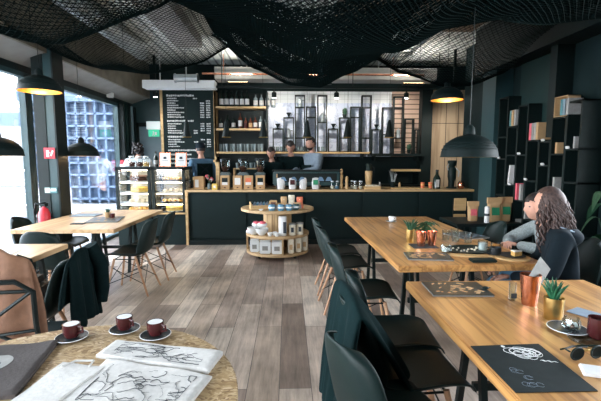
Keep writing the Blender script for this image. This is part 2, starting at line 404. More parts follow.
# back wall door and light wall piece on the left
dr = thing('door_1', None, None); struct(dr)
MB().b2(-3.1, -2.5, YB-.05, YB, 0, 2.12).build('door_panel', 'steel_blue', dr)
MB().b2(-3.16, -3.1, YB-.08, YB, 0, 2.2).b2(-2.5, -2.46, YB-.08, YB, 0, 2.2).b2(-3.16, -2.46, YB-.08, YB, 2.12, 2.2).build('door_frame', 'black', dr)
MB().b2(-2.62, -2.58, YB-.1, YB-.05, 1.0, 1.1).build('door_handle', 'steel', dr)
struct(MB().b2(-3.25, -2.45, YB-.03, YB-.002, 2.2, 2.95).build('wall_back_panel', 'column'))
# marble, paler tiles for its lit top, slats, wood panel
struct(MB().b2(-.42, 2.2, YB-.03, YB-.004, 1.5, 2.62).build('wall_tiled', 'tile'))
struct(MB().b2(-.42, 2.2, YB-.032, YB-.004, 2.62, 2.86).build('wall_tiled_top', 'littile'))  # light on the top of the tiled wall, put in as paler tiles
struct(MB().b2(2.2, 2.78, YB-.05, YB-.004, 1.5, 2.86).build('wall_slatted', 'slat'))
struct(MB().b2(2.78, 3.0, YB-.25, YB, 0, 3.0).build('trim_11', 'black'))
struct(MB().b2(3.0, 3.78, YB-.06, YB-.004, 0, 2.9).build('wall_panelled', 'panel'))
struct(MB().b2(3.80, 4.05, YB-.3, YB-.1, 0, 2.95).build('trim_12', 'steel'))
struct(MB().b2(3.0, 3.78, YB-.065, YB-.05, 2.2, 2.21).b2(3.36, 3.37, YB-.065, YB-.05, 0, 2.9).b2(3.62, 3.63, YB-.065, YB-.05, 0, 2.9).build('trim_13', 'black'))
# right wall posts
struct(MB().b2(2.95, 3.2, 5.72, 6.1, 0, 2.72).build('trim_14', 'column'))
struct(MB().b2(3.12, 3.2, 4.7, 5.4, 1.9, 2.7).build('trim_15', 'teal'))
struct(MB().b2(3.0, 3.2, 4.5, 4.62, 1.7, 2.72).build('trim_16', 'black'))
struct(MB().b2(3.17, 3.2, 6.1, 7.1, 0, 2.72).build('trim_17', 'dark'))

# ceiling services
def service(name, label, cat, b, m, **k): return tag(b.build(name, m, **k), label, cat)
service('ceiling_beam', 'white boxed beam crossing above the menu board', 'beam', MB().b2(-2.58, -1.30, 7.35, 7.6, 2.71, 2.845).tube([(-2.3, 7.48, 2.84), (-2.3, 7.48, ZC)], .01), 'white')
service('lighting_track', 'black track rail spanning above the tiled wall', 'rail', MB().b2(-1.3, 2.95, 7.5, 7.54, 2.74, 2.78).tube([(-1.2, 7.52, 2.77), (-1.2, 7.52, ZC)], .008).tube([(1.2, 7.52, 2.77), (1.2, 7.52, ZC)], .008).tube([(2.8, 7.52, 2.77), (2.8, 7.52, ZC)], .008), 'black')
service('ventilation_duct', 'pale boxed ventilation duct running over the bar', 'duct', MB().b2(-1.4, 2.9, 7.9, 8.3, 2.98, 3.2).b2(-.9, -.87, 7.89, 8.31, 2.97, 3.21).b2(.6, .63, 7.89, 8.31, 2.97, 3.21).tube([(-.8, 8.1, 3.2), (-.8, 8.1, ZC)], .01).tube([(1.8, 8.1, 3.2), (1.8, 8.1, ZC)], .01), 'concrete')
service('copper_pipe', 'thin reddish pipe along the pale duct over the bar', 'pipe', MB().tube([(-1.6, 7.75, 3.04), (2.6, 7.75, 3.04)], .02).tube([(-1.2, 7.75, 3.04), (-1.2, 7.75, ZC)], .006).tube([(2., 7.75, 3.04), (2., 7.75, ZC)], .006), 'copper', smooth=True)
service('steel_duct', 'short round steel duct beside the white beam', 'duct', MB().tube([(-1.95, 7.15, 2.84), (-1.55, 7.15, 2.84)], .065, 20).tube([(-1.95, 7.15, 2.84), (-1.93, 7.15, 2.84)], .078, 20).tube([(-1.57, 7.15, 2.84), (-1.55, 7.15, 2.84)], .078, 20).tube([(-1.75, 7.15, 2.84), (-1.75, 7.15, ZC)], .01), 'steel', smooth=True)
service('spiral_duct', 'long spiral metal duct above the net by the windows', 'duct', MB().tube([(-2.45, -1.5, 3.22), (-2.45, 7.0, 3.22)], .12, 18), 'steel', smooth=True)
service('spiral_duct', 'pale flat duct above the net between windows and room centre', 'duct', MB().b2(-1.75, -1.35, -1, 6.6, 3.2, 3.36), 'concrete')
def tray(x, y0, y1, z):
    b = MB().b2(x-.13, x-.11, y0, y1, z, z+.06).b2(x+.11, x+.13, y0, y1, z, z+.06)
    y = y0+.1
    while y < y1: b.b2(x-.12, x+.12, y-.012, y+.012, z, z+.015); y += .22
    for yy in (y0+.5, y1-.5): b.tube([(x, yy, z), (x, yy, ZC)], .006)
    return b
service('cable_tray', 'galvanised cable tray above the net near the bookcase', 'tray', tray(1.75, 2.5, 6.9, 3.02), 'steel')
service('ceiling_panel', 'warm brown board on the ceiling above the net', 'panel', MB().b2(.6, 2.7, 2.2, 6.0, 3.3, 3.36), 'ceil_tan')
service('emergency_light', 'small white box light on the wall beside the glazing', 'light', MB().box((-3.17, 7.4, 2.62), (.1, .1, .16), bev=.01), 'white')

# track spots (real lamps)
def spot(x, y, z, label, power, tgt, size=70):
    t = thing('track_spotlight', label, 'spotlight', (x, y, z), group=None)
    MB().tube([(0, 0, 0), (0, 0, .08)], .012).lathe([(.02, .02), (.045, 0), (.045, -.09), (.035, -.09)], n=16).build('lamp_body', 'black', t, smooth=True)
    MB().lathe([(0, -.088), (.03, -.088), (.03, -.092), (0, -.092)], n=16).build('lamp_lens', 'led', t)
    l = bpy.data.lights.new('spot_light', 'SPOT'); l.energy = power; l.color = (1, .93, .84); l.spot_size = R(size); l.spot_blend = .8; l.shadow_soft_size = .05
    o = bpy.data.objects.new('spot_light', l); C.objects.link(o); o.location = (x, y, z-.11)
    o.rotation_euler = (Vector(tgt)-Vector((x, y, z))).to_track_quat('-Z', 'Y').to_euler()
spot(-2.53, 7.9, 2.72, 'small round spotlight in front of the teal wall', 10, (-2.3, 8.5, 1.4), 80)
MB().b2(-2.55, -2.51, 7.88, 7.92, 2.80, ZC).build('trim_18', 'black')['kind'] = 'structure'
spot(-.25, 7.52, 2.66, 'track spotlight over the tiles nearest the bottle shelves', 48, (-.1, 8.6, 2.3), 110)
spot(.9, 7.52, 2.66, 'middle track spotlight hanging over the tiled wall', 50, (1.0, 8.6, 2.2), 110)
spot(2.2, 7.52, 2.66, 'track spotlight above the slatted wall', 50, (2.2, 8.6, 2.2), 110)
spot(3.0, 7.3, 2.66, 'spotlight beside the wood panelled wall', 60, (3.5, 8.6, 1.5), 90)
MB().b2(2.98, 3.02, 7.28, 7.32, 2.74, ZC).build('trim_19', 'black')['kind'] = 'structure'

def added_uplight(x, label):  # lamps added on the rail to brighten the ceiling, no real fixture
    t = thing('added_uplight', label, 'light', (x, 7.45, 2.80))
    MB().b2(-.2, .2, -.04, .04, 0, .03).build('housing', 'black', t); MB().b2(-.18, .18, -.03, .03, .03, .034).build('diffuser', 'bulb', t)
    l = bpy.data.lights.new('added_uplight_glow', 'AREA'); l.shape = 'RECTANGLE'; l.size = .36; l.size_y = .06; l.energy = 8; l.color = (1, .95, .88)
    o = bpy.data.objects.new('added_uplight_glow', l); C.objects.link(o); o.location = (x, 7.45, 2.845); o.rotation_euler = (R(180), 0, 0)
added_uplight(-.9, 'added slim lamp brightening the ceiling over the bottle shelves'); added_uplight(.6, 'added slim lamp brightening the ceiling over the tiles'); added_uplight(2.3, 'added slim lamp brightening the ceiling near the slatted wall')
# ------------------------------------------------------------------ exterior (seen through the left glazing)
g = MB().b2(-40, WL-.1, -20, 40, -.14, -.04).build('paving_ground', 'road'); g['kind'] = 'structure'
def screen():
    r = thing('lattice_building', 'blue gridded lattice facade across the street', 'building', (0, 0, 0))
    b = MB(); Y = 13.5
    MB().b2(-8.6, -3.6, Y+.25, Y+3, 0, 3.6).build('wall_core', 'gridback', r)
    x = -8.5
    while x < -3.6: b.b2(x, x+.05, Y, Y+.25, 0, 3.3); x += .31
    z = .1
    while z < 3.35: b.b2(-8.6, -3.6, Y, Y+.22, z, z+.06); z += .4
    b.build('lattice', 'grid', r)
    MB().b2(-8.7, -3.5, Y-.15, Y+3, 3.3, 3.75).build('fascia', 'bldband', r)
    return r
screen()
t = thing('street_building', 'pale rendered building with a blue grey band beyond the street', 'building', (-23, 22, 0))
MB().b2(-11, 10, 0, 6, 0, 3.2).b2(-11, 10, .3, 6, 3.9, 4.2).build('wall', 'bld', t)
MB().b2(-11, 10.1, -.1, 6, 3.2, 3.9).build('band', 'bldband', t)
for k in range(6): MB().b2(-9+k*3, -7.4+k*3, -.05, .05, 1, 2.6).build('window', 'gridback', t)
t = thing('street_planter', 'pale box planter standing on the paving by the glazing', 'planter', (-6.3, 10.6, -.04))
MB().b2(-.5, .5, -.3, .3, 0, .75, .03).build('box', 'bld', t); MB().b2(-.46, .46, -.26, .26, .72, .76).build('soil', 'choc', t)
t = thing('window_bench', 'white low bench outside behind the first tables', 'bench', (-7.2, 8.6, -.04))
MB().b2(-1, 1, -.22, .22, .4, .46).build('seat', 'bld', t)
for sx_ in (-.85, .85): MB().b2(sx_-.04, sx_+.04, -.2, .2, 0, .4).build('leg', 'bldband', t)
# sticker lettering on the glass
def sticker():
    b = MB(); y0 = 3.78; z = 1.22
    for k, (dx, h) in enumerate(((0, .10), (.055, .07), (.1, .12), (.14, .12), (.18, .07), (.235, .10))):
        y = 3.62+dx*1.3; zz = 1.2-k*.04
        b.tube([(WL+.012, y, zz), (WL+.012, y+.01, zz+h)], .008, 6)
        if k % 2 == 0: b.tube([(WL+.012, y+.045, zz-.01), (WL+.012, y+.055, zz+h*.6)], .008, 6).tube([(WL+.012, y, zz+h*.5), (WL+.012, y+.05, zz+h*.55)], .007, 6)
    return tag(b.build('window_lettering', 'bldband'), 'slanting blue grey lettering on the street window', 'sign')
sticker()

# ------------------------------------------------------------------ hanging nets
def lerp(pts, x):
    if x <= pts[0][0]: return pts[0][1]
    for (a, b), (c, d) in zip(pts, pts[1:]):
        if x <= c:
            t = (x-a)/(c-a); t = t*t*(3-2*t)*.5+t*.5; return b+(d-b)*t
    return pts[-1][1]
def net(name, label, x0, x1, y0, y1, front, rear, cell, th, sag=.1, seed=0, rope=.014):
    # front / rear: (x, z) profile along the two hems; the net hangs between them
    def P(x, y):
        v = (y-y0)/(y1-y0); zf = lerp(front, x); zr = lerp(rear, x)
        vv = v*v*(3-2*v)
        z = zf+(zr-zf)*vv - sag*math.sin(math.pi*v)
        n = noise.noise(Vector((x*1.3+seed, y*1.3, seed)))*.09*math.sin(math.pi*min(1, v*1.0)*.9)
        yy = y + .12*math.sin(x*2.1+seed)*(v) + .05*math.sin(x*5+seed*2)*v
        return (x + .04*math.sin(y*3+seed), yy, min(z+n, ZC-.02))
    b = MB(); nx = int((x1-x0)/cell*2); ny = int((y1-y0)/cell*2); V = {}
    def g(i, j):
        if (i, j) not in V: V[i, j] = b.bm.verts.new(P(x0+(x1-x0)*i/nx, y0+(y1-y0)*j/ny))
        return V[i, j]
    for i in range(1, nx):
        for j in range(0, ny-1):
            if (i+j) % 2 == 1:
                pass
            else:
                b.bm.faces.new((g(i, j), g(i+1, j+1), g(i, j+2), g(i-1, j+1))) if i+1 <= nx else None
    t = thing(name, label, 'net')
    o = b.build('mesh', 'net', t)
    md = o.modifiers.new('w', 'WIREFRAME'); md.thickness = th; md.use_even_offset = False; md.use_boundary = True
    q = MB()
    K = 60; rear_p = [P(x0+(x1-x0)*k/K, y1) for k in range(K+1)]
    q.tube(rear_p, rope, 6); q.build('hem_rope', 'net', t)
    for k in (10, 30, 50):
        p = rear_p[k]; MB().tube([p, (p[0], p[1], ZC)], .003, 4).build('hanger_cord', 'net', t)
    return t
net('hanging_net', 'black diamond net in the swag nearest the viewer', -3.2, 3.0, 1.3, 3.6,
    [(-3.2, 3.0), (3, 2.95)], [(-3.2, 2.80), (-2.6, 2.62), (-1.9, 2.42), (-1.15, 2.66), (-.7, 2.86), (-.2, 2.72), (.4, 2.5), (1.0, 2.6), (1.42, 2.72), (1.9, 2.6), (3, 2.72)], .062, .0075, .22, 1)
net('hanging_net', 'black diamond net swagged from ceiling to peaks before the bar', -3.15, 2.75, 3.3, 5.5,
    [(-3.2, 3.04), (-1.2, 3.0), (-.3, 2.75), (1.0, 2.7), (1.6, 3.0), (3, 3.1)],
    [(-3.2, 3.05), (-2.45, 2.63), (-1.9, 2.56), (-1.28, 2.74), (-.79, 2.95), (-.45, 2.66), (.02, 2.43), (.38, 2.37), (.78, 2.58), (1.16, 2.82), (1.54, 2.62), (2.09, 2.45), (2.45, 2.46), (2.75, 2.58)], .055, .0068, .12, 4)
net('hanging_net', 'dense black net bunched over the room centre in front', -.95, 2.3, 1.6, 3.9,
    [(-1, 3.1), (3, 3.1)], [(-.95, 2.9), (-.4, 2.66), (.3, 2.42), (1.0, 2.5), (1.4, 2.7), (2.3, 2.75)], .045, .010, .3, 7)
net('hanging_net', 'dense black net gathered from the peak down over the middle tables', -.85, 1.25, 3.7, 5.35,
    [(-.9, 3.0), (-.2, 2.6), (1.3, 2.9)], [(-.85, 3.0), (-.5, 2.74), (0.0, 2.5), (.4, 2.44), (.8, 2.62), (1.25, 2.9)], .042, .010, .05, 10)
net('hanging_net', 'third dense net layer folded beneath the gathered one', -.75, 1.0, 3.5, 5.1,
    [(-.8, 2.95), (.2, 2.7), (1.1, 2.9)], [(-.75, 3.05), (-.3, 2.7), (.1, 2.55), (.5, 2.52), (1.0, 2.8)], .05, .011, .02, 13)

# ------------------------------------------------------------------ pendants
def make_dome(label, d, loc, power=0):
    r = d/2
    t = thing('pendant_lamp', label, 'lamp', loc)
    outer = [(r*math.cos(a), r*.78*math.sin(a)) for a in [i*math.pi/2/10 for i in range(10)]]
    prof = [(r, -.012)]
    for i, (x, z) in enumerate(outer): prof.append((x, z)); 
    b = MB(); b.lathe([(r+.004, -.012)]+outer+[(.04, r*.78), (.035, r*.78+.05), (.015, r*.78+.07)], n=40)
    for k, f in enumerate((.95, .88, .8)):
        rr = r*f; zz = r*.78*math.sqrt(max(0, 1-f*f))
        b.tube([((rr+.002)*math.cos(a), (rr+.002)*math.sin(a), zz) for a in [i*2*math.pi/36 for i in range(36)]], .004, 5, closed=True)
    # remove bottom cap so the shade is open
    fs = [f for f in b.bm.faces if len(f.verts) > 20 and abs(f.calc_center_median().z+.012) < .005]
    bmesh.ops.delete(b.bm, geom=fs, context='FACES')
    b.build('shade', 'lampblack', t, smooth=True)
    c = MB(); inner = [((r-.008)*math.cos(a), (r*.78-.008)*math.sin(a)) for a in [i*math.pi/2/10 for i in range(11)]]
    c.lathe([(r+.002, -.0125), (r-.008, -.010)]+inner, n=40)
    fs = [f for f in c.bm.faces if len(f.verts) > 20]; bmesh.ops.delete(c.bm, geom=fs, context='FACES')
    tag(c.build('shade_lining', 'lampgold', t, smooth=True), 'gold lining')
    MB().ball((0, 0, r*.30), .032, 2).cyl((0, 0, r*.35), .02, .08).build('bulb', 'bulb', t, smooth=True)
    MB().tube([(0, 0, r*.78+.06), (0, 0, ZC-loc[2])], .003, 5).build('cord', 'black', t)
    if power:
        l = bpy.data.lights.new('pendant_light', 'POINT'); l.energy = power; l.color = (1, .72, .42); l.shadow_soft_size = .04
        o = bpy.data.objects.new('pendant_light', l); C.objects.link(o); o.location = (loc[0], loc[1], loc[2]+r*.10); 
    return t
make_dome('black dome pendant with bright gold inside by the column', .43, (-2.73, 4.6, 2.20), 5)
make_dome('black dome pendant low over the far end of the window table', .42, (-2.72, 5.4, 1.50), 2)
make_dome('black dome pendant closest to the viewer on the street window side', .42, (-2.68, 3.8, 1.49), 2)
make_dome('black dome pendant high before the wood panelled wall', .41, (2.09, 5.3, 2.23), 5)
make_dome('large ribbed black dome pendant over the long oak table', .405, (1.365, 3.0, 1.475), 2)
def cone_lamp(x, y, z, label):
    t = thing('cone_pendant', label, 'lamp', (x, y, z), group='small cone pendants over the bar')
    b = MB().lathe([(.075, 0), (.05, .12), (.03, .26), (.012, .3)], n=20)
    fs = [f for f in b.bm.faces if len(f.verts) > 10 and f.calc_center_median().z < .01]; bmesh.ops.delete(b.bm, geom=fs, context='FACES')
    b.build('shade', 'black', t, smooth=True)
    MB().tube([(.074*math.cos(a), .074*math.sin(a), 0) for a in [i*math.pi/10 for i in range(20)]], .005, 5, closed=True).build('rim', 'brass', t)
    MB().tube([(0, 0, .29), (0, 0, ZC-z)], .003, 5).build('cord', 'black', t)
    return t
c0 = cone_lamp(-1.72, 6.95, 1.82, 'small black cone pendant in front of the menu board')
for x, lb in ((-1.05, 'small black cone pendant before the bottle shelves'), (-.42, 'small black cone pendant at the tiled wall edge'), (.33, 'small black cone pendant above the barista'), (1.03, 'small black cone pendant beside the barista before the frames'), (1.75, 'small black cone pendant before the slatted wall')):
    dup(c0, (x, 6.95, 1.82), label=lb)

# ------------------------------------------------------------------ tables
def leg_frame(t, x0, x1, y, z, dark='black'):
    # two splayed A-frames joined by a stretcher
    for sx in (x0, x1):
        for sy in (-1, 1):
            MB().tube([(sx, y+sy*.17, 0.0), (sx, y+sy*.04, z)], .022, 4).build('leg', dark, t)
    MB().b2(x0, x1, y-.012, y+.012, .28, .32).build('stretcher', dark, t); MB().b2(x0-.03, x1+.03, y-.03, y+.03, z-.04, z).build('top_rail', dark, t)
def table(label, x0, x1, y0, y1, th, m, ys, rz=0, inset=.22):
    cx, cy = (x0+x1)/2, (y0+y1)/2
    t = thing('trestle_table', label, 'table', (cx, cy, 0), rz)
    hx, hy = (x1-x0)/2, (y1-y0)/2
    MB().b2(-hx, hx, -hy, hy, .75-th, .75, .004).build('tabletop', m, t)
    for y in ys: leg_frame(t, -hx+inset, hx-inset, y-cy, .75-th)
    return t
table('pale oak trestle table beside the street windows', -2.76, -1.74, 4.0, 5.58, .04, 'tabley', (4.25, 5.25), inset=.30)
table('long oak trestle table where two people sit', .705, 1.715, 2.56, 4.79, .045, 'table', (3.15, 4.45), inset=.26, rz=R(1.2))
table('near oak table with scribbled black paper mat', .675, 1.72, .55, 2.22, .045, 'table', (.95, 1.90), inset=.26)
table('small oak table by the window with papers on it', -2.75, -1.83, 2.45, 3.33, .04, 'tabley', (2.7, 3.1), inset=.12)
t = thing('round_table', 'round chipboard table holding coffee cups and printed cloths', 'table', (-.72, 1.09, 0))
b = MB().lathe([(.545, .712), (.57, .715), (.57, .748), (.566, .75), (0, .75)], n=72); b.build('tabletop', 'osb', t)
MB().lathe([(.26, 0), (.26, .02), (.05, .05), (.035, .08), (.035, .7), (.12, .712)], n=32).build('pedestal', 'black', t, smooth=True)

# ------------------------------------------------------------------ shell chairs
def shell_pt(u, v):
    # v 0 front lip -> 1 top of the back ; u across
    prof = [(.235, .405, .185), (.21, .432, .205), (.12, .432, .215), (0, .420, .222), (-.10, .418, .222), (-.165, .435, .218), (-.205, .485, .212), (-.225, .55, .205), (-.245, .63, .195), (-.265, .71, .178), (-.282, .775, .145), (-.292, .815, .085)]
    f = v*(len(prof)-1); i = min(int(f), len(prof)-2); k = f-i
    y, z, wd = [prof[i][j]*(1-k)+prof[i+1][j]*k for j in range(3)]
    s = (u-.5)*2; x = wd*math.sin(s*math.pi/2*.92)/math.sin(math.pi/2*.92)
    e = abs(s)**2.4
    if f < 5: z += .045*e*min(1, f/2); 
    else:
        kk = min(1, (f-5)/1.5); z += .045*e*(1-kk); y += .075*e*min(1, kk+.2)
    if f > 9.5: z -= .02*e*(f-9.5)
    return (x, y, z)
def make_chair(name, label, shell='plastic'):
    t = thing(name, label, 'chair')
    # seat and back are one moulded shell
    MB().grid(shell_pt, 12, 26).build('seat_shell', shell, t, smooth='all', solid=.010, sub=1)
    for sx in (-1, 1):
        for y0, y1 in ((.13, .21), (-.10, -.24)):
            MB().tube([(sx*.125, y0, .395), (sx*.19, y1, .0)], [.014, .010], 8).build('leg', 'legwood', t, smooth=True)
    b = MB()
    for sx in (-1, 1):
        b.tube([(sx*.125, .13, .385), (sx*.125, -.10, .385)], .006, 6)
        b.tube([(sx*.145, .155, .30), (sx*.175, -.195, .13)], .004, 5).tube([(sx*.15, -.155, .26), (sx*.172, .185, .13)], .004, 5)
    for y in (.13, -.10): b.tube([(-.125, y, .385), (.125, y, .385)], .006, 6)
    b.tube([(-.14, .15, .31), (.175, .19, .12)], .004, 5).tube([(.14, .15, .31), (-.175, .19, .12)], .004, 5)
    b.tube([(-.14, -.13, .31), (.178, -.205, .12)], .004, 5).tube([(.14, -.13, .31), (-.178, -.205, .12)], .004, 5)
    b.build('wire_brace', 'wire', t)
    return t
G1 = 'moulded chairs along the right hand oak tables'
G2 = 'moulded chairs around the window tables'
ch = make_chair('shell_chair', 'black moulded chair at the oak table, the one nearest the bar')
ch.location = (.55, 4.32, 0); ch.rotation_euler = (0, 0, R(-90)); ch['group'] = G1
dup(ch, (.56, 3.80, 0), R(-86), 'black moulded chair at the oak table, second from the bar', G1)
dup(ch, (.59, 2.98, 0), R(-93), 'black moulded chair at the oak table, third from the bar', G1)
dup(ch, (.62, 2.22, 0), R(-94), 'black moulded chair with bare back between the two oak tables', G1, s=(.96, 1, 1))
dup(ch, (.57, 1.82, 0), R(-86), 'black moulded chair carrying a dark green jacket', G1, s=(.92, 1.12, 1))
dup(ch, (.42, 1.42, 0), R(-70), 'black moulded chair closest to the viewer at the near oak table', G1, s=(.98, 1, 1.03))
dup(ch, (1.93, 4.0, 0), R(92), 'black moulded chair across the oak table nearest the bar side', G1)
dup(ch, (-1.72, 4.36, 0), R(88), 'black moulded chair at the window table with legs near the viewer', G2)
dup(ch, (-1.68, 4.90, 0), R(92), 'black moulded chair behind the nearer one at the window table', G2)
dup(ch, (-2.76, 4.50, 0), R(-88), 'black moulded chair against the glazing at the window table', G2)
dup(ch, (-2.80, 5.0, 0), R(-90), 'black moulded chair beside the fire extinguisher', G2, s=.97)
dup(ch, (-2.25, 3.84, 0), R(0), 'black moulded chair facing the end of the window table', G2)
ch2 = dup(ch, (-1.70, 2.64, 0), R(97), 'black moulded chair holding a leather bag and long black coat', G2)
# seats for the two guests
dup(ch, (2.20, 3.10, 0), R(90), 'black moulded chair under the guest in the grey sweater', G1)
dup(ch, (1.97, 2.60, 0), R(62), 'black moulded chair under the guest in the navy hoodie', G1)
dup(ch, (2.78, 2.72, 0), R(130), 'black moulded chair behind the hooded guest by the bookcase wall', G1, s=1.05)

# cross-back chair with brown coat, foreground left
t = thing('crossback_chair', 'black metal cross back chair under a brown coat', 'chair', (-1.52, 2.18, 0), R(10))
b = MB().box((0, 0, .45), (.42, .42, .03), bev=.01); b.build('seat', 'black', t)
for sx in (-1, 1):
    for sy in (-1, 1): MB().tube([(sx*.17, sy*.17, .44), (sx*.21, sy*.22, 0)], .013, 8).build('leg', 'wire', t)
b = MB(); yb = -.26
pts = [(-.21, -.19, .44), (-.22, yb, .62), (-.22, yb-.01, .80), (-.15, yb-.03, .86), (.15, yb-.03, .86), (.22, yb-.01, .80), (.22, yb, .62), (.21, -.19, .44)]
b.tube(pts, .013, 8); b.tube([(-.22, yb, .80), (0, yb-.05, .82), (.22, yb, .80)], .010, 8)
b.tube([(-.22, yb, .60), (0, yb-.05, .60), (.22, yb, .60)], .009, 8)
b.tube([(-.21, yb-.01, .80), (-.05, yb-.05, .68), (.21, yb-.01, .50)], .009, 8).tube([(.21, yb-.01, .80), (.05, yb-.055, .68), (-.21, yb-.01, .50)], .009, 8)
b.build('cross_back', 'wire', t, smooth=True)
def coat(u, v):
    # over the back of the chair: u across, v from low front over the top to low back
    x = (u-.5)*.40*(1+.3*abs(v-.5)*2); a = (v-.5)*2
    z = 1.04-.55*abs(a)**1.25 - .10*abs(u-.5)*2; y = -.19 + .03*(-a) + .012*math.sin(u*19+v*4)
    if a < 0: y += .05*math.sin(-a*3)
    return (x, y, z)
t = thing('brown_coat', 'brown coat draped high over the cross back chair', 'coat', (-1.55, 2.18, 0), R(10))
MB().grid(coat, 24, 24).build('coat_body', 'brown', t, smooth='all', solid=.025, sub=1)


# long coat and bag on the other chair (chair faces the window table: -X)
def drape(wd, top, low_b, low_f, gap, seed, fold=.02, gf=None):
    def f(u, v):
        a = (v-.42)/.58 if v > .42 else (v-.42)/.42
        low = low_b if a > 0 else low_f
        x = (u-.5)*wd*(1+.12*math.sin(v*5+seed))
        z = top-(top-low)*abs(a)**1.15 - .05*(abs(u-.5)*2)**2
        y = -.302 - (gap if a > 0 or gf is None else gf)*a + fold*math.sin(u*14+seed)*min(1, abs(a)*1.5) + fold*.6*math.sin(u*31+seed*2+v*3)*abs(a)
        if abs(a) < .2: y -= 0
        return (x, y, z)
    return f
t = thing('long_coat', 'long black coat hanging off the chair back beside the bag', 'coat', (-1.70, 2.64, 0), R(97))
MB().grid(drape(.42, .855, .36, .55, .045, 2, .022), 30, 26).build('coat_body', 'blackcl', t, smooth='all', solid=.02, sub=1)
MB().tube([(.17, -.31, .84), (.21, -.36, .70), (.20, -.37, .52), (.18, -.36, .42)], [.05, .055, .05, .045], 10).build('sleeve', 'blackcl', t, smooth=True)
t = thing('leather_bag', 'black leather shoulder bag on the chair seat beside the coat', 'bag', (-1.74, 2.64, .46), R(97))
b = MB().box((0, .0, .10), (.32, .22, .20), bev=.05); b.build('bag_body', 'leather', t, smooth=True)
b = MB().grid(lambda u, v: ((u-.5)*.33, .115+.01*math.sin(u*6)-.17*v*(1 if v > .4 else v/.4)*0 - .0+(.0 if v < .5 else -.2*(v-.5)), .08+.26*v*(1-v)+.12*v), 8, 8); b.build('flap', 'leather', t, solid=.008, smooth='all')
MB().tube([(-.14, 0, .18), (-.12, .02, .30), (0, .04, .36), (.12, .02, .30), (.14, 0, .18)], .009, 8).build('handle', 'leather', t, smooth=True)
MB().box((0, .12, .09), (.03, .01, .03)).build('buckle', 'chrome', t)
# jacket on the right-hand chair
t = thing('green_jacket', 'dark green jacket slung over a moulded chair back', 'jacket', (.575, 1.82, 0), R(-86))
MB().grid(drape(.47, .865, .26, .47, .085, 5, .016, .26), 30, 26).build('jacket_body', 'jacket', t, smooth='all', solid=.022, sub=1)

# ------------------------------------------------------------------ bar, cases
BY = 6.72
t = thing('bar_counter', 'long black fronted bar with a pale pine top', 'counter', (.75, BY, 0))
MB().b2(-2.43, 2.40, .04, .40, 0, .90).build('cabinet', 'dark', t)
MB().prism([(-2.47, -.02), (2.43, -.02), (2.43, .42), (2.3, .42), (2.3, .66), (-2.47, .66)], .90, .935).build('worktop', 'barwood', t)
MB().b2(-2.47, -2.43, -.01, .62, 0, .90).build('end_panel', 'edge', t)
MB().b2(-2.43, 2.40, -.005, .04, .0, .08).build('plinth', 'black', t)
for k in range(5): MB().b2(-2.38+k*.97, -1.46+k*.97, .02, .042, .12, .87).build('front_panel', 'dark', t)
def case(x0, x1, label, items):
    t = thing('display_case', label, 'display case', ((x0+x1)/2, BY, 0)); h = (x1-x0)/2; d = .55
    MB().b2(-h+.005, h-.005, .02, d, 0, .54).build('base', 'dark', t)
    b = MB()
    for sx in (-h, h-.045): b.b2(sx, sx+.045, 0, .045, .54, 1.30).b2(sx, sx+.045, d-.045, d, .54, 1.30)
    b.b2(-h, h, 0, d, 1.27, 1.32).b2(-h, h, 0, d, .52, .56)
    b.build('frame', 'black', t)
    MB().b2(-h+.045, h-.045, .01, .016, .56, 1.27).b2(-h+.01, -h+.016, .045, d-.045, .56, 1.27).b2(h-.016, h-.01, .045, d-.045, .56, 1.27).build('glass', 'pane', t)
    MB().b2(-h+.045, h-.045, d-.03, d-.02, .56, 1.27).build('back_panel', 'cream', t)
    MB().b2(-h, h, -.03, .02, .53, .555).build('front_ledge', 'edge', t)
    MB().b2(-h+.06, h-.06, .12, .15, 1.255, 1.268).build('light_strip', 'casel', t)
    for z in (.70, .88, 1.07): MB().b2(-h+.06, h-.06, .07, .085, z-.02, z-.013).build('added_glow_strip', 'casel', t)  # glowing strips added under the shelves to brighten the case
    for z in (.70, .88, 1.07): MB().b2(-h+.02, h-.02, .06, d-.05, z-.012, z).build('shelf', 'pane' if 0 else 'white', t)
    return t
case(-2.86, -2.29, 'glass front pastry case by the corridor door end', 0)
case(-2.27, -1.72, 'glass front pastry case next to the pine bar', 0)
MB_ = None
def pastry(kind, x, y, z, label, sc=1):
    t = thing(kind, label, 'food', (x, y, z), group='pastries in the display cases', s=sc)
    if kind == 'pastry_tray':
        MB().b2(-.19, .19, -.1, .1, 0, .012, .004).build('tray', 'black', t)
        for k in range(5): MB().ball((-.14+k*.07, random.uniform(-.04, .02), .035), (.04, .06, .028), 2).build('bun', 'pastry', t, smooth=True)
    elif kind == 'sponge_cake':
        MB().lathe([(.15, 0), (.16, .01), (0, .012)], n=28).build('plate', 'white', t)
        MB().lathe([(.13, .012), (.135, .02), (.135, .07), (.12, .085), (0, .088)], n=28).build('cake', 'pastry2', t, smooth=True)
    elif kind == 'chocolate_cake':
        MB().lathe([(.16, 0), (.17, .01), (0, .012)], n=28).build('plate', 'white', t)
        MB().lathe([(.14, .012), (.145, .02), (.145, .075), (.13, .09), (0, .092)], n=28).build('cake', 'choc', t, smooth=True)
    else:
        MB().b2(-.18, .18, -.09, .09, 0, .01, .003).build('tray', 'white', t)
        for k in range(4): MB().box((-.13+k*.085, 0, .035), (.07, .12, .045), bev=.012).build('slice', 'cream', t)
cases = [(-2.575, 'door end case'), (-1.995, 'bar end case')]
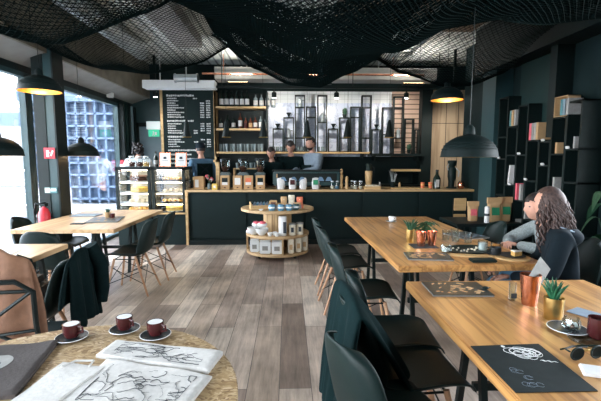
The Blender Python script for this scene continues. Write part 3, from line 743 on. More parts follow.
pl = [[('chocolate_cake', 1.072, 'chocolate cake on the top shelf of the door end case'), ('sponge_cake', .882, 'yellow cake on the second shelf of the door end case'), ('slice_tray', .702, 'pale slices low in the door end case'), ('pastry_tray', .562, 'tray of buns at the bottom of the door end case')],
      [('pastry_tray', 1.072, 'golden buns on the top shelf of the case beside the bar'), ('slice_tray', .882, 'cream slices on the second shelf of the case beside the bar'), ('pastry_tray', .702, 'browned buns on the third shelf of the case beside the bar'), ('sponge_cake', .562, 'yellow cake at the bottom of the case beside the bar')]]
for (cx, _), L in zip(cases, pl):
    for k, z, lb in L: pastry(k, cx+.04, BY+.22, z, lb, 1.12)
# things standing on the cases
def framed(x, y, z, label, wd=.19, h=.24, name='framed_notice', fr='pinkred', cat='sign'):
    t = thing(name, label, cat, (x, y, z))
    MB().box((0, 0, h/2), (wd, .015, h), (R(-6), 0, 0)).build('frame', fr, t)
    MB().box((0, -.009, h/2), (wd-.03, .006, h-.03), (R(-6), 0, 0)).build('sheet', 'paper', t)
    b = MB()
    b.box((0, -.014, h*.62), (.05, .003, .04), (R(-6), 0, 0))
    for k in range(3): b.box((0, -.014, h*.42-k*.022), (wd*.5, .003, .007), (R(-6), 0, 0))
    b.build('printing', 'ink', t)
framed(-2.09, BY+.2, 1.32, 'framed notice with reddish rim, nearer the corridor door', fr='copper')
framed(-1.82, BY+.2, 1.32, 'framed notice with reddish rim, nearer the bar', fr='copper')
t = thing('dark_bottle', 'slim dark bottle standing on the pastry case', 'bottle', (-2.28, BY+.3, 1.32))
MB().lathe([(.035, 0), (.036, .15), (.012, .2), (.012, .25), (0, .25)], n=16).build('glass', 'bottle', t, smooth=True); MB().lathe([(.014, .235), (.014, .262), (0, .262)], n=12).build('cap', 'black', t)
MB().lathe([(.0368, .04), (.0368, .11)], n=16).build('label', 'winelabel', t)
for x, lb in ((-2.66, 'clear jar of dark nuts at the corridor end of the case top'), (-2.53, 'clear jar of brown biscuits beside the white topped server'), (-2.42, 'clear jar of biscuits next to the slim dark bottle')):
    t = thing('storage_jar', lb, 'jar', (x, BY+.22, 1.32))
    MB().lathe([(.05, 0), (.055, .01), (.055, .12), (.04, .15), (.04, .16)], n=20).build('glass', 'cglass', t, smooth=True)
    MB().lathe([(.046, .006), (.05, .07), (0, .085)], n=16).build('contents', 'choc' if x < -2.5 else 'pastry', t, smooth=True)
    MB().lathe([(.044, .16), (.044, .18), (0, .18)], n=16).build('lid', 'white', t, smooth=True)

# back counter
t = thing('back_counter', 'low black service counter along the rear wall', 'counter', (.6, 8.3, 0))
MB().b2(-2.4, 2.3, -.25, .25, 0, .9).build('cabinet', 'dark', t); MB().b2(-2.42, 2.32, -.28, .26, .9, .93).build('worktop', 'black', t)
t = thing('wall_shelf', 'pale pine shelf under the framed steps on the tiled wall', 'shelf', (.85, 8.35, 1.56))
MB().b2(-1.25, .83, -.15, .2, 0, .035).build('board', 'edge', t)
for x in (-1.1, -.2, .7): MB().b2(x-.01, x+.01, -.1, .2, -.1, 0).build('bracket', 'black', t)

t = thing('wall_shelf', 'black shelf carrying the last box frames by the slatted wall', 'shelf', (2.2, 8.35, 1.51))
MB().b2(-.50, .66, -.15, .2, 0, .035).build('board', 'black', t)
for x in (-.4, .5): MB().b2(x-.01, x+.01, -.1, .2, -.1, 0).build('bracket', 'black', t)
# menu board
mx0, mx1 = -2.52, -1.50; my = 8.3
t = thing('menu_board', 'tall black menu board chalked in white with a wood frame', 'sign', ((mx0+mx1)/2, my, 1.12)); h = (mx1-mx0)/2
MB().b2(-h-.05, -h, -.02, .04, -.12, 1.82).b2(h, h+.04, -.02, .04, -.12, 1.74).b2(-h-.05, h+.04, -.02, .04, -.10, -.04).build('frame', 'edge', t)
MB().b2(-h, h+.04, -.02, .04, 1.74, 1.83).build('top_strip', 'osb', t)
MB().b2(-.45, -.43, .03, .3, .4, .42).build('wall_bracket', 'black', t); MB().b2(.43, .45, .03, .3, .4, .42).build('wall_bracket', 'black', t)
rng = random.Random(5)
b = MB(); b.b2(-h, h, 0, .03, 0, 1.72).mark(0)
def line(z, x0, x1, hh=.018):
    x = x0
    while x < x1:
        wl = rng.uniform(.012, .045); b.b2(x, min(x+wl, x1), -.006, 0, z-hh/2*rng.uniform(.6, 1.1), z+hh/2*rng.uniform(.6, 1.1)); x += wl+.008
zz = 1.60
for head, rows in ((1, 9), (1, 5), (1, 4), (1, 0), (1, 0), (1, 0), (1, 0)):
    line(zz, -h+.08, -h+.08+rng.uniform(.36, .66), .038); zz -= .058
    for k in range(rows):
        line(zz, -h+.09, -h+.09+rng.uniform(.16, .34), .026)
        for cxx in (.10, .24, .36):
            if rng.random() < (.8 if cxx > .2 else .25): line(zz, cxx, cxx+.08, .030)
        zz -= .046
    zz -= .030
b.mark(1); b.build('board', ['dark', 'chalk'], t)

# bottle shelving
t = thing('bottle_shelving', 'three tier pine shelving of bottles beside the menu board', 'shelving', (-.96, 8.3, 1.4))
sh = [(.14+.0), .62, 1.07]
ZS = [1.60, 2.07, 2.51]
for z in ZS: MB().b2(-.50, .52, -.02, .28, z-1.4-.04, z-1.4).build('shelf_board', 'edge', t)
MB().b2(-.53, -.50, -.02, .28, .1, 1.42).build('upright', 'edge', t); MB().b2(.52, .55, -.02, .28, 0, 1.42).build('upright', 'black', t)
MB().b2(-.5, .55, .27, .3, 0, 1.42).build('back_panel', 'black', t)
def bottle(x, y, z, label, m='bottle', hgt=.30, r=.036, lab='winelabel', group='bottles on the pine shelving'):
    t = thing('bottle', label, 'bottle', (x, y, z), group=group)
    MB().lathe([(r, 0), (r, hgt*.62), (r*.35, hgt*.76), (r*.33, hgt), (0, hgt)], n=12).build('glass', m, t, smooth=True)
    MB().lathe([(r+.001, hgt*.15), (r+.001, hgt*.5)], n=12).build('label', lab, t)
    MB().lathe([(r*.4, hgt*.94), (r*.4, hgt*1.03), (0, hgt*1.03)], n=10).build('cap', 'black', t)
    return t
first = {}
def put_bottle(kind, x, z, label, hgt=.30, m='bottle', lab='winelabel', r=.036, y=8.42, group='bottles on the pine shelving'):
    if kind in first: return dup(first[kind], (x, y, z), label=label, group=group)
    first[kind] = bottle(x, y, z, label, m, hgt, r, lab, group); return first[kind]
for k in range(6): put_bottle('w', -1.36+k*.105, ZS[2], 'white labelled wine bottle in the row on the top pine shelf', .33, 'bottle', 'paper', .042, group='white labelled bottles on the top pine shelf')
for k in range(4): put_bottle('k', -.66+k*.12, ZS[2], 'grey labelled spirit bottle toward the tile end of the top shelf', .27, 'glassware', 'winelabel', .045, group='grey labelled bottles on the top pine shelf')
for k, (x, kd, m, lb, hh, txt) in enumerate(((-1.38, 's1', 'bottle', 'paper', .22, 'short dark bottle with a square white label on the middle shelf'), (-1.24, 's2', 'bottle', 'black', .30, 'tall black bottle on the middle shelf beside the white label'),
        (-1.12, 's3', 'bottle', 'winelabel', .24, 'dark green bottle on the middle shelf behind a cone lamp'), (-.98, 's4', 'bottle_amber', 'paper', .34, 'tallest bottle with a white neck label on the middle shelf'),
        (-.87, 's5', 'bottle_amber', 'cup', .24, 'reddish bottle at the centre of the middle shelf'), (-.77, 's6', 'bottle_amber', 'kraft', .24, 'amber bottle with tan label on the middle shelf'),
        (-.67, 's7', 'bottle_amber', 'winelabel', .25, 'brown bottle right of the amber one on the middle shelf'), (-.56, 's8', 'glassware', 'paper', .27, 'clear bottle with white label at the tile end of the middle shelf'), (-.47, 's9', 'glassware', 'grey', .2, 'small clear bottle last on the middle shelf'))):
    put_bottle(kd, x, ZS[1], txt, hh, m, lb, .038)
def tumbler(x, y, z, label, group, r=.032, h=.1, m='glassware', name='drinking_glass', cat='glass'):
    o = MB().lathe([(r*.8, 0), (r, h), (r-.003, h), (r*.8-.003, .006), (0, .006)], n=14).build(name, m, None, smooth=True, loc=(x, y, z))
    return tag(o, label, cat, group)
tg = tumbler(-1.4, 8.42, ZS[0], 'stemless glass in the row on the lowest pine shelf', 'glasses on the lowest pine shelf', .034, .16)
for k in range(1, 13): dup(tg, (-1.4+k*.072, 8.42 if k % 2 else 8.36, ZS[0]))
tg2 = tumbler(-.3, 8.35, 1.595, 'clear tumbler lined up on the pine shelf before the tiles', 'tumblers on the pine shelf before the tiles', .036, .11)
for k in range(1, 13): dup(tg2, (-.3+k*.085, 8.36+.03*(k % 2), 1.595))
# framed steps
t0 = None
fx = [(273, 283.5, 129), (283.7, 294, 118), (295, 305, 96.5), (306, 316, 107.5), (317.3, 327, 96.5), (328, 338, 129), (339, 349, 118), (350, 360, 107.5), (361, 371, 96.5), (371.5, 381, 129.5), (382, 392, 108), (393, 403.5, 97.5), (404.5, 414, 119), (414.5, 419.5, 129.5)]
names = ['first low', 'second', 'tall third', 'fourth', 'tall fifth', 'low sixth', 'seventh', 'eighth', 'tall ninth', 'low tenth', 'eleventh', 'tall twelfth', 'thirteenth', 'narrow last']
for k, (a, c, tp) in enumerate(fx):
    yy = 8.3; x0 = (a-288)*yy/400; x1 = (c-288)*yy/400; zt = 1.45+(159-tp)*yy/400; z0 = 1.55
    if k >= 8: z0 = 1.50
    t = thing('box_shelf', '%s black open box frame, counted from the bottles along the tiled wall' % names[k], 'shelf', ((x0+x1)/2, yy, z0+.045), group='black open box frames before the tiled wall')
    h = (x1-x0)/2; H = zt-z0-.045; th = .02
    MB().b2(-h, -h+th, 0, .12, 0, H).b2(h-th, h, 0, .12, 0, H).b2(-h, h, 0, .12, H-th, H).b2(-h, h, 0, .12, 0, th).build('frame', 'black', t)
    for zc in {2: (2.5, 1.88), 3: (2.3,), 4: (2.2,), 1: (1.88,), 7: (2.3,), 8: (2.5, 1.88), 10: (1.95,), 11: (2.5, 1.88), 6: (1.88,)}.get(k, ()):
        MB().b2(-h+th, h-th, 0, .12, zc-z0-.045-th/2, zc-z0-.045+th/2).build('divider', 'black', t)
def smallthing(kind, x, y, z, label):
    t = thing(kind, label, {'cactus_pot': 'plant', 'moka_pot': 'coffee pot', 'ceramic_dripper': 'dripper'}.get(kind, 'ornament'), (x, y, z))
    if kind == 'cactus_pot':
        MB().lathe([(.03, 0), (.045, .07), (.03, .07)], n=14).build('pot', 'black', t)
        for k in range(9):
            a = k*2.4; MB().ball((.03*math.cos(a), .03*math.sin(a), .11+.02*(k % 3)), (.018, .018, .06), 1, (.3*math.cos(a), .3*math.sin(a), 0)).build('leaf', 'leaf', t)
    elif kind == 'moka_pot':
        MB().lathe([(.045, 0), (.04, .06), (.032, .08), (.045, .15), (.01, .17), (.01, .19), (0, .19)], n=8).build('body', 'steel', t); MB().tube([(.045, 0, .14), (.09, 0, .13), (.085, 0, .06)], .007, 6).build('handle', 'black', t)
    else:
        MB().lathe([(.03, 0), (.035, .01), (.012, .02), (.055, .10), (.05, .10)], n=16).build('cone', 'black', t); MB().tube([(.04, 0, .08), (.075, 0, .07), (.04, 0, .04)], .005, 6).build('handle', 'black', t)
for kd, px, pz, lb in (('ceramic_dripper', 278, 2.075, 'dark coffee dripper on the first low box frame'), ('ceramic_dripper', 289, 2.30, 'dark coffee dripper on top of the second box frame'), ('moka_pot', 300, 2.515, 'steel moka pot in the upper cell of the tall third frame'),
                       ('moka_pot', 322, 2.215, 'moka pot on the divider inside the tall fifth frame'), ('cactus_pot', 344, 2.30, 'spiky potted plant on top of the seventh box frame'), ('ceramic_dripper', 333, 2.075, 'dark dripper on the low sixth box frame'),
                       ('ceramic_dripper', 376, 2.065, 'dark cone dripper on the low tenth box frame'), ('moka_pot', 398, 1.895, 'moka pot inside the tall twelfth frame'), ('cactus_pot', 409, 1.57, 'small plant inside the thirteenth frame'), ('moka_pot', 289, 1.895, 'small moka pot inside the second box frame')):
    smallthing(kd, (px-288)*8.4/400, 8.4, pz, lb)

# espresso machine
t = thing('espresso_machine', 'long dark espresso machine with blue backlit rear panel', 'coffee machine', (.32, 7.04, .935))
MB().b2(-.58, .58, -.18, .22, .06, .30, .02).build('body', 'machine', t)
MB().b2(-.60, .60, -.20, .24, .30, .325, .008).build('cup_rail', 'black', t)
MB().b2(-.5, .52, -.187, -.178, .12, .27, .003).build('rear_panel', 'black', t)
for k, x in enumerate((-.40, -.22, -.08, .24, .38)):
    b = MB(); b.prism([(-.06, 0), (.06, 0), (.035, .05), (.02, .07), (-.02, .07), (-.035, .05)], 0, .004)
    bmesh.ops.rotate(b.bm, verts=b.bm.verts, cent=(0, 0, 0), matrix=Matrix.Rotation(R(-90) if 0 else R(90), 3, 'X'))
    bmesh.ops.scale(b.bm, vec=(1, 1, 1), verts=b.bm.verts)
    b.build('backlit_shape', 'backlit', t, loc=(x, -.19, .14))
for sx in (-.5, .5):
    MB().cyl((sx, 0, 0), .03, .06).build('foot', 'black', t)
MB().tube([(.62, .1, .3), (.66, .0, .22), (.66, -.02, .08)], .008, 6).build('steam_wand', 'chrome', t)
# grinders
def grinder(x, label):
    t = thing('coffee_grinder', label, 'grinder', (x, 7.2, .935), group='coffee grinders behind the bar')
    MB().b2(-.09, .09, -.10, .12, 0, .28, .02).build('body', 'machine', t)
    MB().lathe([(.04, .28), (.085, .38), (.09, .50), (.085, .50), (.08, .38), (.035, .29)], n=18).build('hopper', 'cglass', t, smooth=True)
    MB().lathe([(.035, .29), (.075, .37), (0, .40)], n=16).build('beans', 'choc', t); MB().lathe([(.093, .50), (.093, .52), (0, .525)], n=18).build('lid', 'black', t)
    MB().tube([(0, -.1, .2), (0, -.17, .19), (.0, -.17, .15)], .015, 8).build('spout', 'black', t)
    return t
g0 = grinder(-1.12, 'coffee grinder nearest the wooden post')
dup(g0, (-.80, 7.2, .935), label='middle coffee grinder behind the kraft boxes'); dup(g0, (-.50, 7.2, .935), label='coffee grinder next to the espresso machine')
# drying rack
t = thing('glass_rack', 'small wooden rack of upturned glasses behind the grinders', 'rack', (-.8, 7.6, .0)); MB().b2(-.22, .3, -.1, .1, 1.26, 1.28).b2(-.22, -.19, -.1, .1, 0, 1.26).b2(.27, .3, -.1, .1, 0, 1.26).b2(.2, .23, -.02, .02, 1.28, 1.42).build('stand', 'edge', t)
tg3 = tumbler(-.95, 7.58, 1.28, 'upturned glass on the small wooden rack', 'glasses on the small wooden rack', .034, .1)
for k in range(1, 5): dup(tg3, (-.95+k*.085, 7.58, 1.28))

# packages on the bar
def pack(x, label, patch, m='kraft', wd=.155, h=.235, y=BY+.16):
    t = thing('coffee_box', label, 'box', (x, y, .935))
    b = MB(); b.box((0, 0, h/2), (wd, .09, h), bev=.004); b.build('carton', m, t)
    MB().box((0, -.047, h*.58), (wd*.62, .003, h*.5)).build('label', patch, t)
    if patch != 'paper': MB().box((0, -.049, h*.42), (wd*.62, .003, h*.2)).build('label_band', 'paper', t)
    MB().box((0, -.047, h*.14), (wd*.2, .003, .02)).build('stamp', 'choc', t)
px2x = lambda p, y=BY+.16: (p-287.5)*y/400
pack(px2x(225), 'kraft coffee box with a black window nearest the flowers', 'black')
pack(px2x(237.5), 'kraft coffee box with a plain white label', 'paper')
pack(px2x(248.2), 'kraft coffee box with a brick red label', 'orange')
pack(px2x(260), 'kraft coffee box with a black and white label beside the bags', 'dark')
def bag(x, label, patch, m='paper', y=BY+.15, z=.935, s=1.12, band='kraft'):
    t = thing('coffee_bag', label, 'bag', (x, y, z), s=s)
    b = MB(); L = []
    for z_, w_, d_ in ((0, .050, .030), (.02, .054, .034), (.09, .058, .031), (.16, .063, .018), (.20, .066, .007), (.225, .067, .004)):
        L.append([b.bm.verts.new((sx*w_*kx, sy*d_, z_)) for sx, sy, kx in ((-1, -.4, 1), (-1, -1, .7), (0, -1.15, 1), (1, -1, .7), (1, -.4, 1), (1, .4, 1), (1, 1, .7), (0, 1.15, 1), (-1, 1, .7), (-1, .4, 1))])
    b.bm.faces.new(L[0][::-1]); b.bm.faces.new(L[-1])
    for A_, B_ in zip(L, L[1:]):
        for q_ in range(10): b.bm.faces.new((A_[q_], A_[(q_+1) % 10], B_[(q_+1) % 10], B_[q_]))
    b.build('pouch', m, t)
    MB().b2(-.069, .069, -.011, .011, .178, .234).build('folded_top', band, t)
    if patch: MB().box((0, -.034, .105), (.072, .006, .075), (R(-7), 0, 0)).build('label', patch, t)
bag(px2x(280.5), 'white coffee bag with kraft top nearest the kraft boxes', None)
bag(px2x(292), 'white coffee bag with a maroon patch', 'cup')
bag(px2x(302.5), 'white coffee bag with kraft top between the patched bags', None)
bag(px2x(315), 'white coffee bag with a green patch', 'green')
# flowers, kraft crate, post
t = thing('kraft_crate', 'kraft crate with white label at the bar end by the cases', 'box', (px2x(199), BY+.2, .935)); MB().b2(-.085, .085, -.06, .06, 0, .22, .004).build('carton', 'kraft', t); MB().box((-.03, -.062, .1), (.06, .003, .13)).build('label', 'paper', t)
t = thing('flower_vase', 'small vase of red and white flowers on the bar end', 'flowers', (px2x(209), BY+.18, .935))
MB().lathe([(.03, 0), (.04, .03), (.03, .09), (.025, .1)], n=14).build('vase', 'glassware', t, smooth=True)
for k in range(14):
    a = k*2.4; r_ = .02+.055*(k % 4)/3; p = (r_*math.cos(a), r_*math.sin(a), .14+.09*((k*7) % 5)/4)
    MB().tube([(0, 0, .08), p], .002, 4).build('stem', 'leaf', t); MB().ball(p, .022, 1).build('flower', ('pinkred', 'white', 'leaf', 'pinkred')[k % 4], t)
t = thing('wooden_post', 'pine post with short arm standing on the bar', 'post', (px2x(216), BY+.35, .935)); MB().b2(-.03, .03, -.03, .03, 0, .50).build('post', 'edge', t); MB().b2(-.07, .03, -.03, .03, .46, .50).build('arm', 'edge', t)
t = thing('card_box', 'tiny yellowish card box in front of the pine post', 'box', (px2x(215.5), BY+.08, .935)); MB().b2(-.045, .045, -.03, .03, 0, .10, .003).build('carton', 'pastry2', t); MB().b2(-.02, .02, -.032, -.029, .03, .07).build('label', 'paper', t)
# right half of the bar
def bar_item(name, label, cat, px, build, y=BY+.18):
    t = thing(name, label, cat, (px2x(px, y), y, .935)); build(t); return t
bar_item('pepper_mill', 'tall pale wooden mill on the bar', 'mill', 341, lambda t: (MB().lathe([(.03, 0), (.032, .02), (.022, .12), (.03, .22), (.02, .25)], n=16).build('body', 'edge', t, smooth=True), MB().ball((0, 0, .30), (.026, .026, .05), 2).build('head', 'edge', t, smooth=True)))
bar_item('pepper_mill', 'shorter pale wooden mill beside the tall one', 'mill', 346.5, lambda t: (MB().lathe([(.03, 0), (.03, .02), (.022, .1), (.028, .15), (.02, .17)], n=16).build('body', 'edge', t, smooth=True), MB().ball((0, 0, .19), (.025, .025, .03), 2).build('head', 'edge', t, smooth=True)))
bar_item('carafe', 'pale wooden bodied carafe with dark top', 'carafe', 368.5, lambda t: (MB().lathe([(.05, .06), (.055, .10), (.065, .30), (.05, .31)], n=20).lathe([(.05, 0), (.05, .06)], n=20).build('body', 'edge', t, smooth=True), MB().lathe([(.05, .31), (.045, .36), (.055, .42), (.03, .44), (0, .44)], n=16).build('top', 'plastic', t, smooth=True), MB().tube([(.05, 0, .4), (.10, 0, .36), (.09, 0, .2)], .008, 6).build('handle', 'black', t)), BY+.3)
for px, lb in ((332, 'cluttered glass jar at the mills, on the espresso machine side'), (337, 'blue tinted glass jar touching the tall mill'), (355, 'glass jar beyond the short mill'), (360.5, 'glass jar with a lid before the carafe'), (352, 'squat glass jar behind the short mill')):
    def jr(t):
        MB().lathe([(.035, 0), (.038, .01), (.038, .10), (.03, .12)], n=16).build('glass', 'cglass', t, smooth=True); MB().lathe([(.032, .005), (.032, .05), (0, .055)], n=12).build('contents', 'blue' if px == 337 else 'cream', t); MB().lathe([(.032, .12), (.032, .14), (0, .145)], n=12).build('lid', 'steel', t)
    bar_item('storage_jar', lb, 'jar', px, jr, BY+.14+(.16 if px == 352 else 0))
bar_item('napkin_tray', 'low pine tray of napkins before the carafe', 'tray', 372, lambda t: (MB().b2(-.14, .14, -.08, .08, 0, .05, .004).build('tray', 'edge', t), MB().b2(-.11, .11, -.06, .06, .05, .07).build('napkins', 'cream', t)), BY+.12)
bar_item('cutlery_pot', 'dark pot of upright cutlery on the bar', 'pot', 393, lambda t: (MB().lathe([(.04, 0), (.045, .11), (.04, .11)], n=16).build('pot', 'plastic', t), [MB().tube([(.02*math.cos(k), .02*math.sin(k), .05), (.07*math.cos(k*1.9), .06*math.sin(k*1.9), .25+.03*(k % 3))], .004, 5).build('utensil', 'steel', t) for k in range(8)]), BY+.4)
bar_item('salt_shaker', 'small white shaker on the bar between carafe and cutlery', 'shaker', 380, lambda t: (MB().lathe([(.022, 0), (.022, .07), (.012, .1), (0, .1)], n=12).build('body', 'grey', t), MB().lathe([(.013, .095), (.013, .11), (0, .11)], n=10).build('cap', 'white', t)))
bar_item('salt_shaker', 'small wooden shaker on the bar behind the cutlery pot', 'shaker', 400, lambda t: (MB().lathe([(.022, 0), (.02, .08), (0, .09)], n=12).build('body', 'edge', t), MB().lathe([(.013, .085), (.013, .1), (0, .1)], n=10).build('cap', 'edge', t)), BY+.35)
for px, lb in ((423.5, 'orange red cup on the bar left of the labelled bottle'), (431.5, 'orange red cup touching the labelled bottle')):
    bar_item('paper_cup', lb, 'cup', px, lambda t: (MB().lathe([(.03, 0), (.036, .11), (.032, .11), (.027, .01), (0, .01)], n=18).build('cup', 'orange', t, smooth=True), MB().lathe([(.0345, .06), (.0352, .08)], n=18).build('sleeve', 'pastry', t)))
bar_item('labelled_bottle', 'fat black bottle with a pale label on the bar', 'bottle', 438, lambda t: (MB().lathe([(.06, 0), (.062, .18), (.025, .25), (.022, .31), (0, .31)], n=20).build('glass', 'bottle', t, smooth=True), MB().b2(-.035, .02, -.066, -.058, .03, .16).build('label', 'winelabel', t), MB().lathe([(.026, .3), (.026, .33), (0, .33)], n=12).build('cap', 'black', t)))
bar_item('siphon_brewer', 'tall black brewer figure near the end of the bar', 'coffee brewer', 453, lambda t: (MB().lathe([(.09, 0), (.09, .02), (.05, .03), (.055, .12), (.07, .2), (.07, .34), (.05, .38)], n=20).build('body', 'plastic', t, smooth=True), MB().lathe([(.05, .38), (.075, .42), (.08, .48), (.06, .49), (0, .49)], n=18).build('hopper', 'plastic', t, smooth=True), MB().tube([(.06, -.02, .36), (.11, -.04, .3), (.1, -.04, .2)], .01, 6).tube([(-.06, -.02, .44), (-.1, -.03, .38), (-.08, -.03, .32)], .01, 6).build('lever', 'steel', t)), BY+.25)
bar_item('copper_pot', 'rounded copper pot at the far bar end beside the black brewer', 'pot', 463, lambda t: (MB().lathe([(.04, 0), (.06, .04), (.055, .1), (.035, .13), (.03, .13)], n=20).build('body', 'copper', t, smooth=True), MB().tube([(0, 0, .12), (.01, 0, .2), (0, 0, .26)], .006, 6).build('spoon', 'black', t)), BY+.15)
bar_item('serving_board', 'long thin pine board laid flat on the bar', 'board', 412, lambda t: (MB().b2(-.35, .30, -.12, .12, 0, .015, .004).build('board', 'edge', t), MB().b2(.30, .42, -.03, .03, 0, .015, .004).build('handle', 'edge', t)), BY+.22)
t = thing('wall_shelf', 'short pine shelf behind the bar near the panelled wall', 'shelf', (2.35, 8.2, 1.2)); MB().b2(-.2, .35, -.12, .15, 0, .04).build('board', 'edge', t); MB().b2(-.2, -.17, -.1, .3, -.3, 0).build('bracket', 'black', t); MB().b2(.32, .35, -.1, .3, -.3, 0).build('bracket', 'black', t)

# stool and low sacks shelf in front of the bar
t = thing('wooden_stool', 'small pine backed stool standing before the bar end', 'stool', (2.78, 6.35, 0))
MB().b2(-.16, .16, -.14, .14, .42, .45, .006).build('seat', 'black', t)
for sx in (-1, 1):
    for sy in (-1, 1): MB().tube([(sx*.13, sy*.11, .42), (sx*.15, sy*.13, 0)], .014, 6).build('leg', 'black', t)
MB().b2(-.1, .1, -.015, .015, .62, .82, .005).b2(-.1, .1, -.015, .015, .45, .56, .005).build('backrest', 'edge', t); MB().b2(-.11, -.09, .0, .02, .45, .82).b2(.09, .11, .0, .02, .45, .82).build('back_post', 'black', t)
t = thing('side_table', 'low black side table carrying the kraft bags', 'table', (2.62, 5.2, 0)); MB().b2(-.5, .35, -.3, .3, .6, .64, .004).build('tabletop', 'black', t)
for sx in (-.45, .30):
    for sy in (-.25, .25): MB().b2(sx-.02, sx+.02, sy-.02, sy+.02, 0, .6).build('leg', 'black', t)
bag(2.43, 'kraft coffee bag with a red patch on the low black side table', 'pinkred', 'kraft', 5.15, .64, 1.1)
for x, y, lb in ((2.66, 5.05, 'kraft coffee bag with a green patch, front of the pair on the side table'), (2.84, 5.12, 'kraft coffee bag with a green patch, nearer the bookcase')): bag(x, lb, 'green', 'kraft', y, .64, 1.35)
t = thing('paper_roll', 'narrow white canister beside the green patched bags', 'canister', (2.535, 4.98, .64)); MB().lathe([(.03, 0), (.03, .2), (.02, .21), (0, .21)], n=14).build('body', 'paper', t); MB().lathe([(.031, .09), (.031, .12)], n=14).build('band', 'ink', t)

# ------------------------------------------------------------------ bookcase on the right wall
cols = [(498, 507, 98), (507, 517, 126), (517, 527, 105), (527, 539, 140), (539, 551, 141), (551, 565.5, 117), (565.5, 580, 101)]
t = thing('bookcase', 'tall stepped black bookcase of open boxes on the dark wall', 'bookcase', (3.2, 4.8, 0))
XF = 2.95
BK = [(5.60, 5.36, 2.286), (5.36, 5.12, 1.882), (5.12, 4.90, 2.127), (4.90, 4.66, 1.678), (4.66, 4.45, 1.656), (4.45, 4.21, 1.906), (4.21, 3.99, 2.049)]
dv = {0: (.5, .95, 1.45, 1.75), 1: (.6, 1.1, 1.5), 2: (.45, .92, 1.5), 3: (.7, 1.18), 4: (.5, .95, 1.37), 5: (.55, 1.02, 1.5), 6: (.6, 1.2, 1.55)}
for k, (a, c, tp) in enumerate(cols):
    y1, y0, zt = BK[k]; th = .018
    b = MB(); X0, X1 = XF-3.2, -.005; ya, yb_ = y0-4.8, y1-4.8
    b.b2(X0, X1, ya, ya+th, 0, zt).b2(X0, X1, yb_-th, yb_, 0, zt).b2(X0, X1, ya, yb_, zt-th, zt).b2(X1-.01, X1, ya, yb_, 0, zt)
    for z in dv[k]: b.b2(X0, X1, ya, yb_, z-th/2, z+th/2)
    b.build('open_box', 'black', t)
YT = [(498, 5.57), (507, 5.34), (517, 5.11), (527, 4.90), (539, 4.66), (551, 4.44), (565.5, 4.20), (580, 3.99)]
def ytile(px, x=2.97):
    for (a, b_), (c, d) in zip(YT, YT[1:]):
        if px <= c: break
    return b_+(d-b_)*(px-a)/(c-a)
def book(px, z, label, m, h=.2, wd=.035, x=3.02, tilt=0, d=.16):
    t = thing('book', label, 'book', (x, ytile(px), z), R(0))
    MB().box((0, 0, h/2), (d, wd, h), (tilt, 0, 0)).build('cover', m, t)
    MB().box((.004, 0, h/2), (d-.0, wd*.7, h*.96), (tilt, 0, 0)).build('pages', 'paper', t)
for px, m, lb in ((509.5, 'book_b', 'teal spined book in the pair atop the second box column'), (511.5, 'kraft', 'green tan book in the pair atop the second box column'), (514, 'book_w', 'white book behind the teal pair on the second box column')):
    book(px, 1.884, lb, m, .2)
for px, m, lb in ((530.5, 'pinkred', 'red spined book on the ledge of the fourth box column'), (532.8, 'grey', 'grey book between red and white ones on the ledge'), (535.2, 'book_w', 'white book next to the grey one on the ledge'), (537.3, 'kraft', 'cream book at the near end of the ledge group')):
    book(px, 1.679, lb, m, .2)
book(519.5, .93, 'red book low in the third box column', 'pinkred', .21); book(523.5, .93, 'white book beside the low red one', 'book_w', .2)
book(530, .71, 'thin white book leaning low in the fourth box column', 'book_w', .24, .02, tilt=.08)
book(511, 1.109, 'white booklet leaning inside the second box column', 'paper', .26, .02, tilt=.12)
book(557.3, 1.51, 'tan book inside the sixth box column', 'kraft', .12, .03); book(557, 1.03, 'striped white book inside the sixth box column', 'book_w', .22, .03)
book(575, 1.56, 'thin white book in the seventh box column', 'book_w', .12, .02)
book(521, .46, 'thin pale book behind the guest head in the third box column', 'book_w', .22, .02)
# box with books on top of the sixth column
t = thing('book_box', 'pale edged open box of books on top of the sixth column', 'box', (3.07, 4.27, 1.906))
yy0, yy1 = 4.225-4.27, 4.44-4.27
MB().b2(-.11, .03, yy0, yy0+.01, 0, .22).b2(-.11, .03, yy1-.01, yy1, 0, .22).b2(-.11, .03, yy0, yy1, .21, .22).b2(-.11, .03, yy0, yy1, 0, .01).b2(.025, .03, yy0, yy1, 0, .22).build('box', 'kraft', t)
for px, m, lb in ((560, 'book_b', 'teal book standing in the pale edged box'), (562.5, 'steel_blue', 'blue grey book standing in the pale edged box'), (565.5, 'book_w', 'white book standing in the pale edged box')):
    book(px, 1.917, lb, m, .17)
tags = [(524.5, 1.875-.43), (543.5, 1.675), (545, 1.39), (571, 1.62), (571.5, 1.56), (508.5, .96), (516.5, .93-.08), (528, 1.19), (554, 1.03), (498, 1.22), (538.5, .96)]
pt = None
for k, (px, z) in enumerate(((543.5, 1.656), (544.5, 1.379), (568.5, 1.559), (508.8, .60), (512.2, 1.109), (528.5, 1.189), (553.5, 1.029), (499.5, 1.459), (520, 1.509))):
    c = MB().box((0, 0, .012), (.015, .05, .024), (0, R(-25), 0))
    if pt is None: pt = tag(c.build('price_tag', 'paper', None, loc=(2.942, ytile(px, 2.935), z)), 'small white price tag clipped to a bookcase ledge', 'price tag', 'white price tags on the bookcase')
    else: dup(pt, (2.942, ytile(px, 2.935), z))

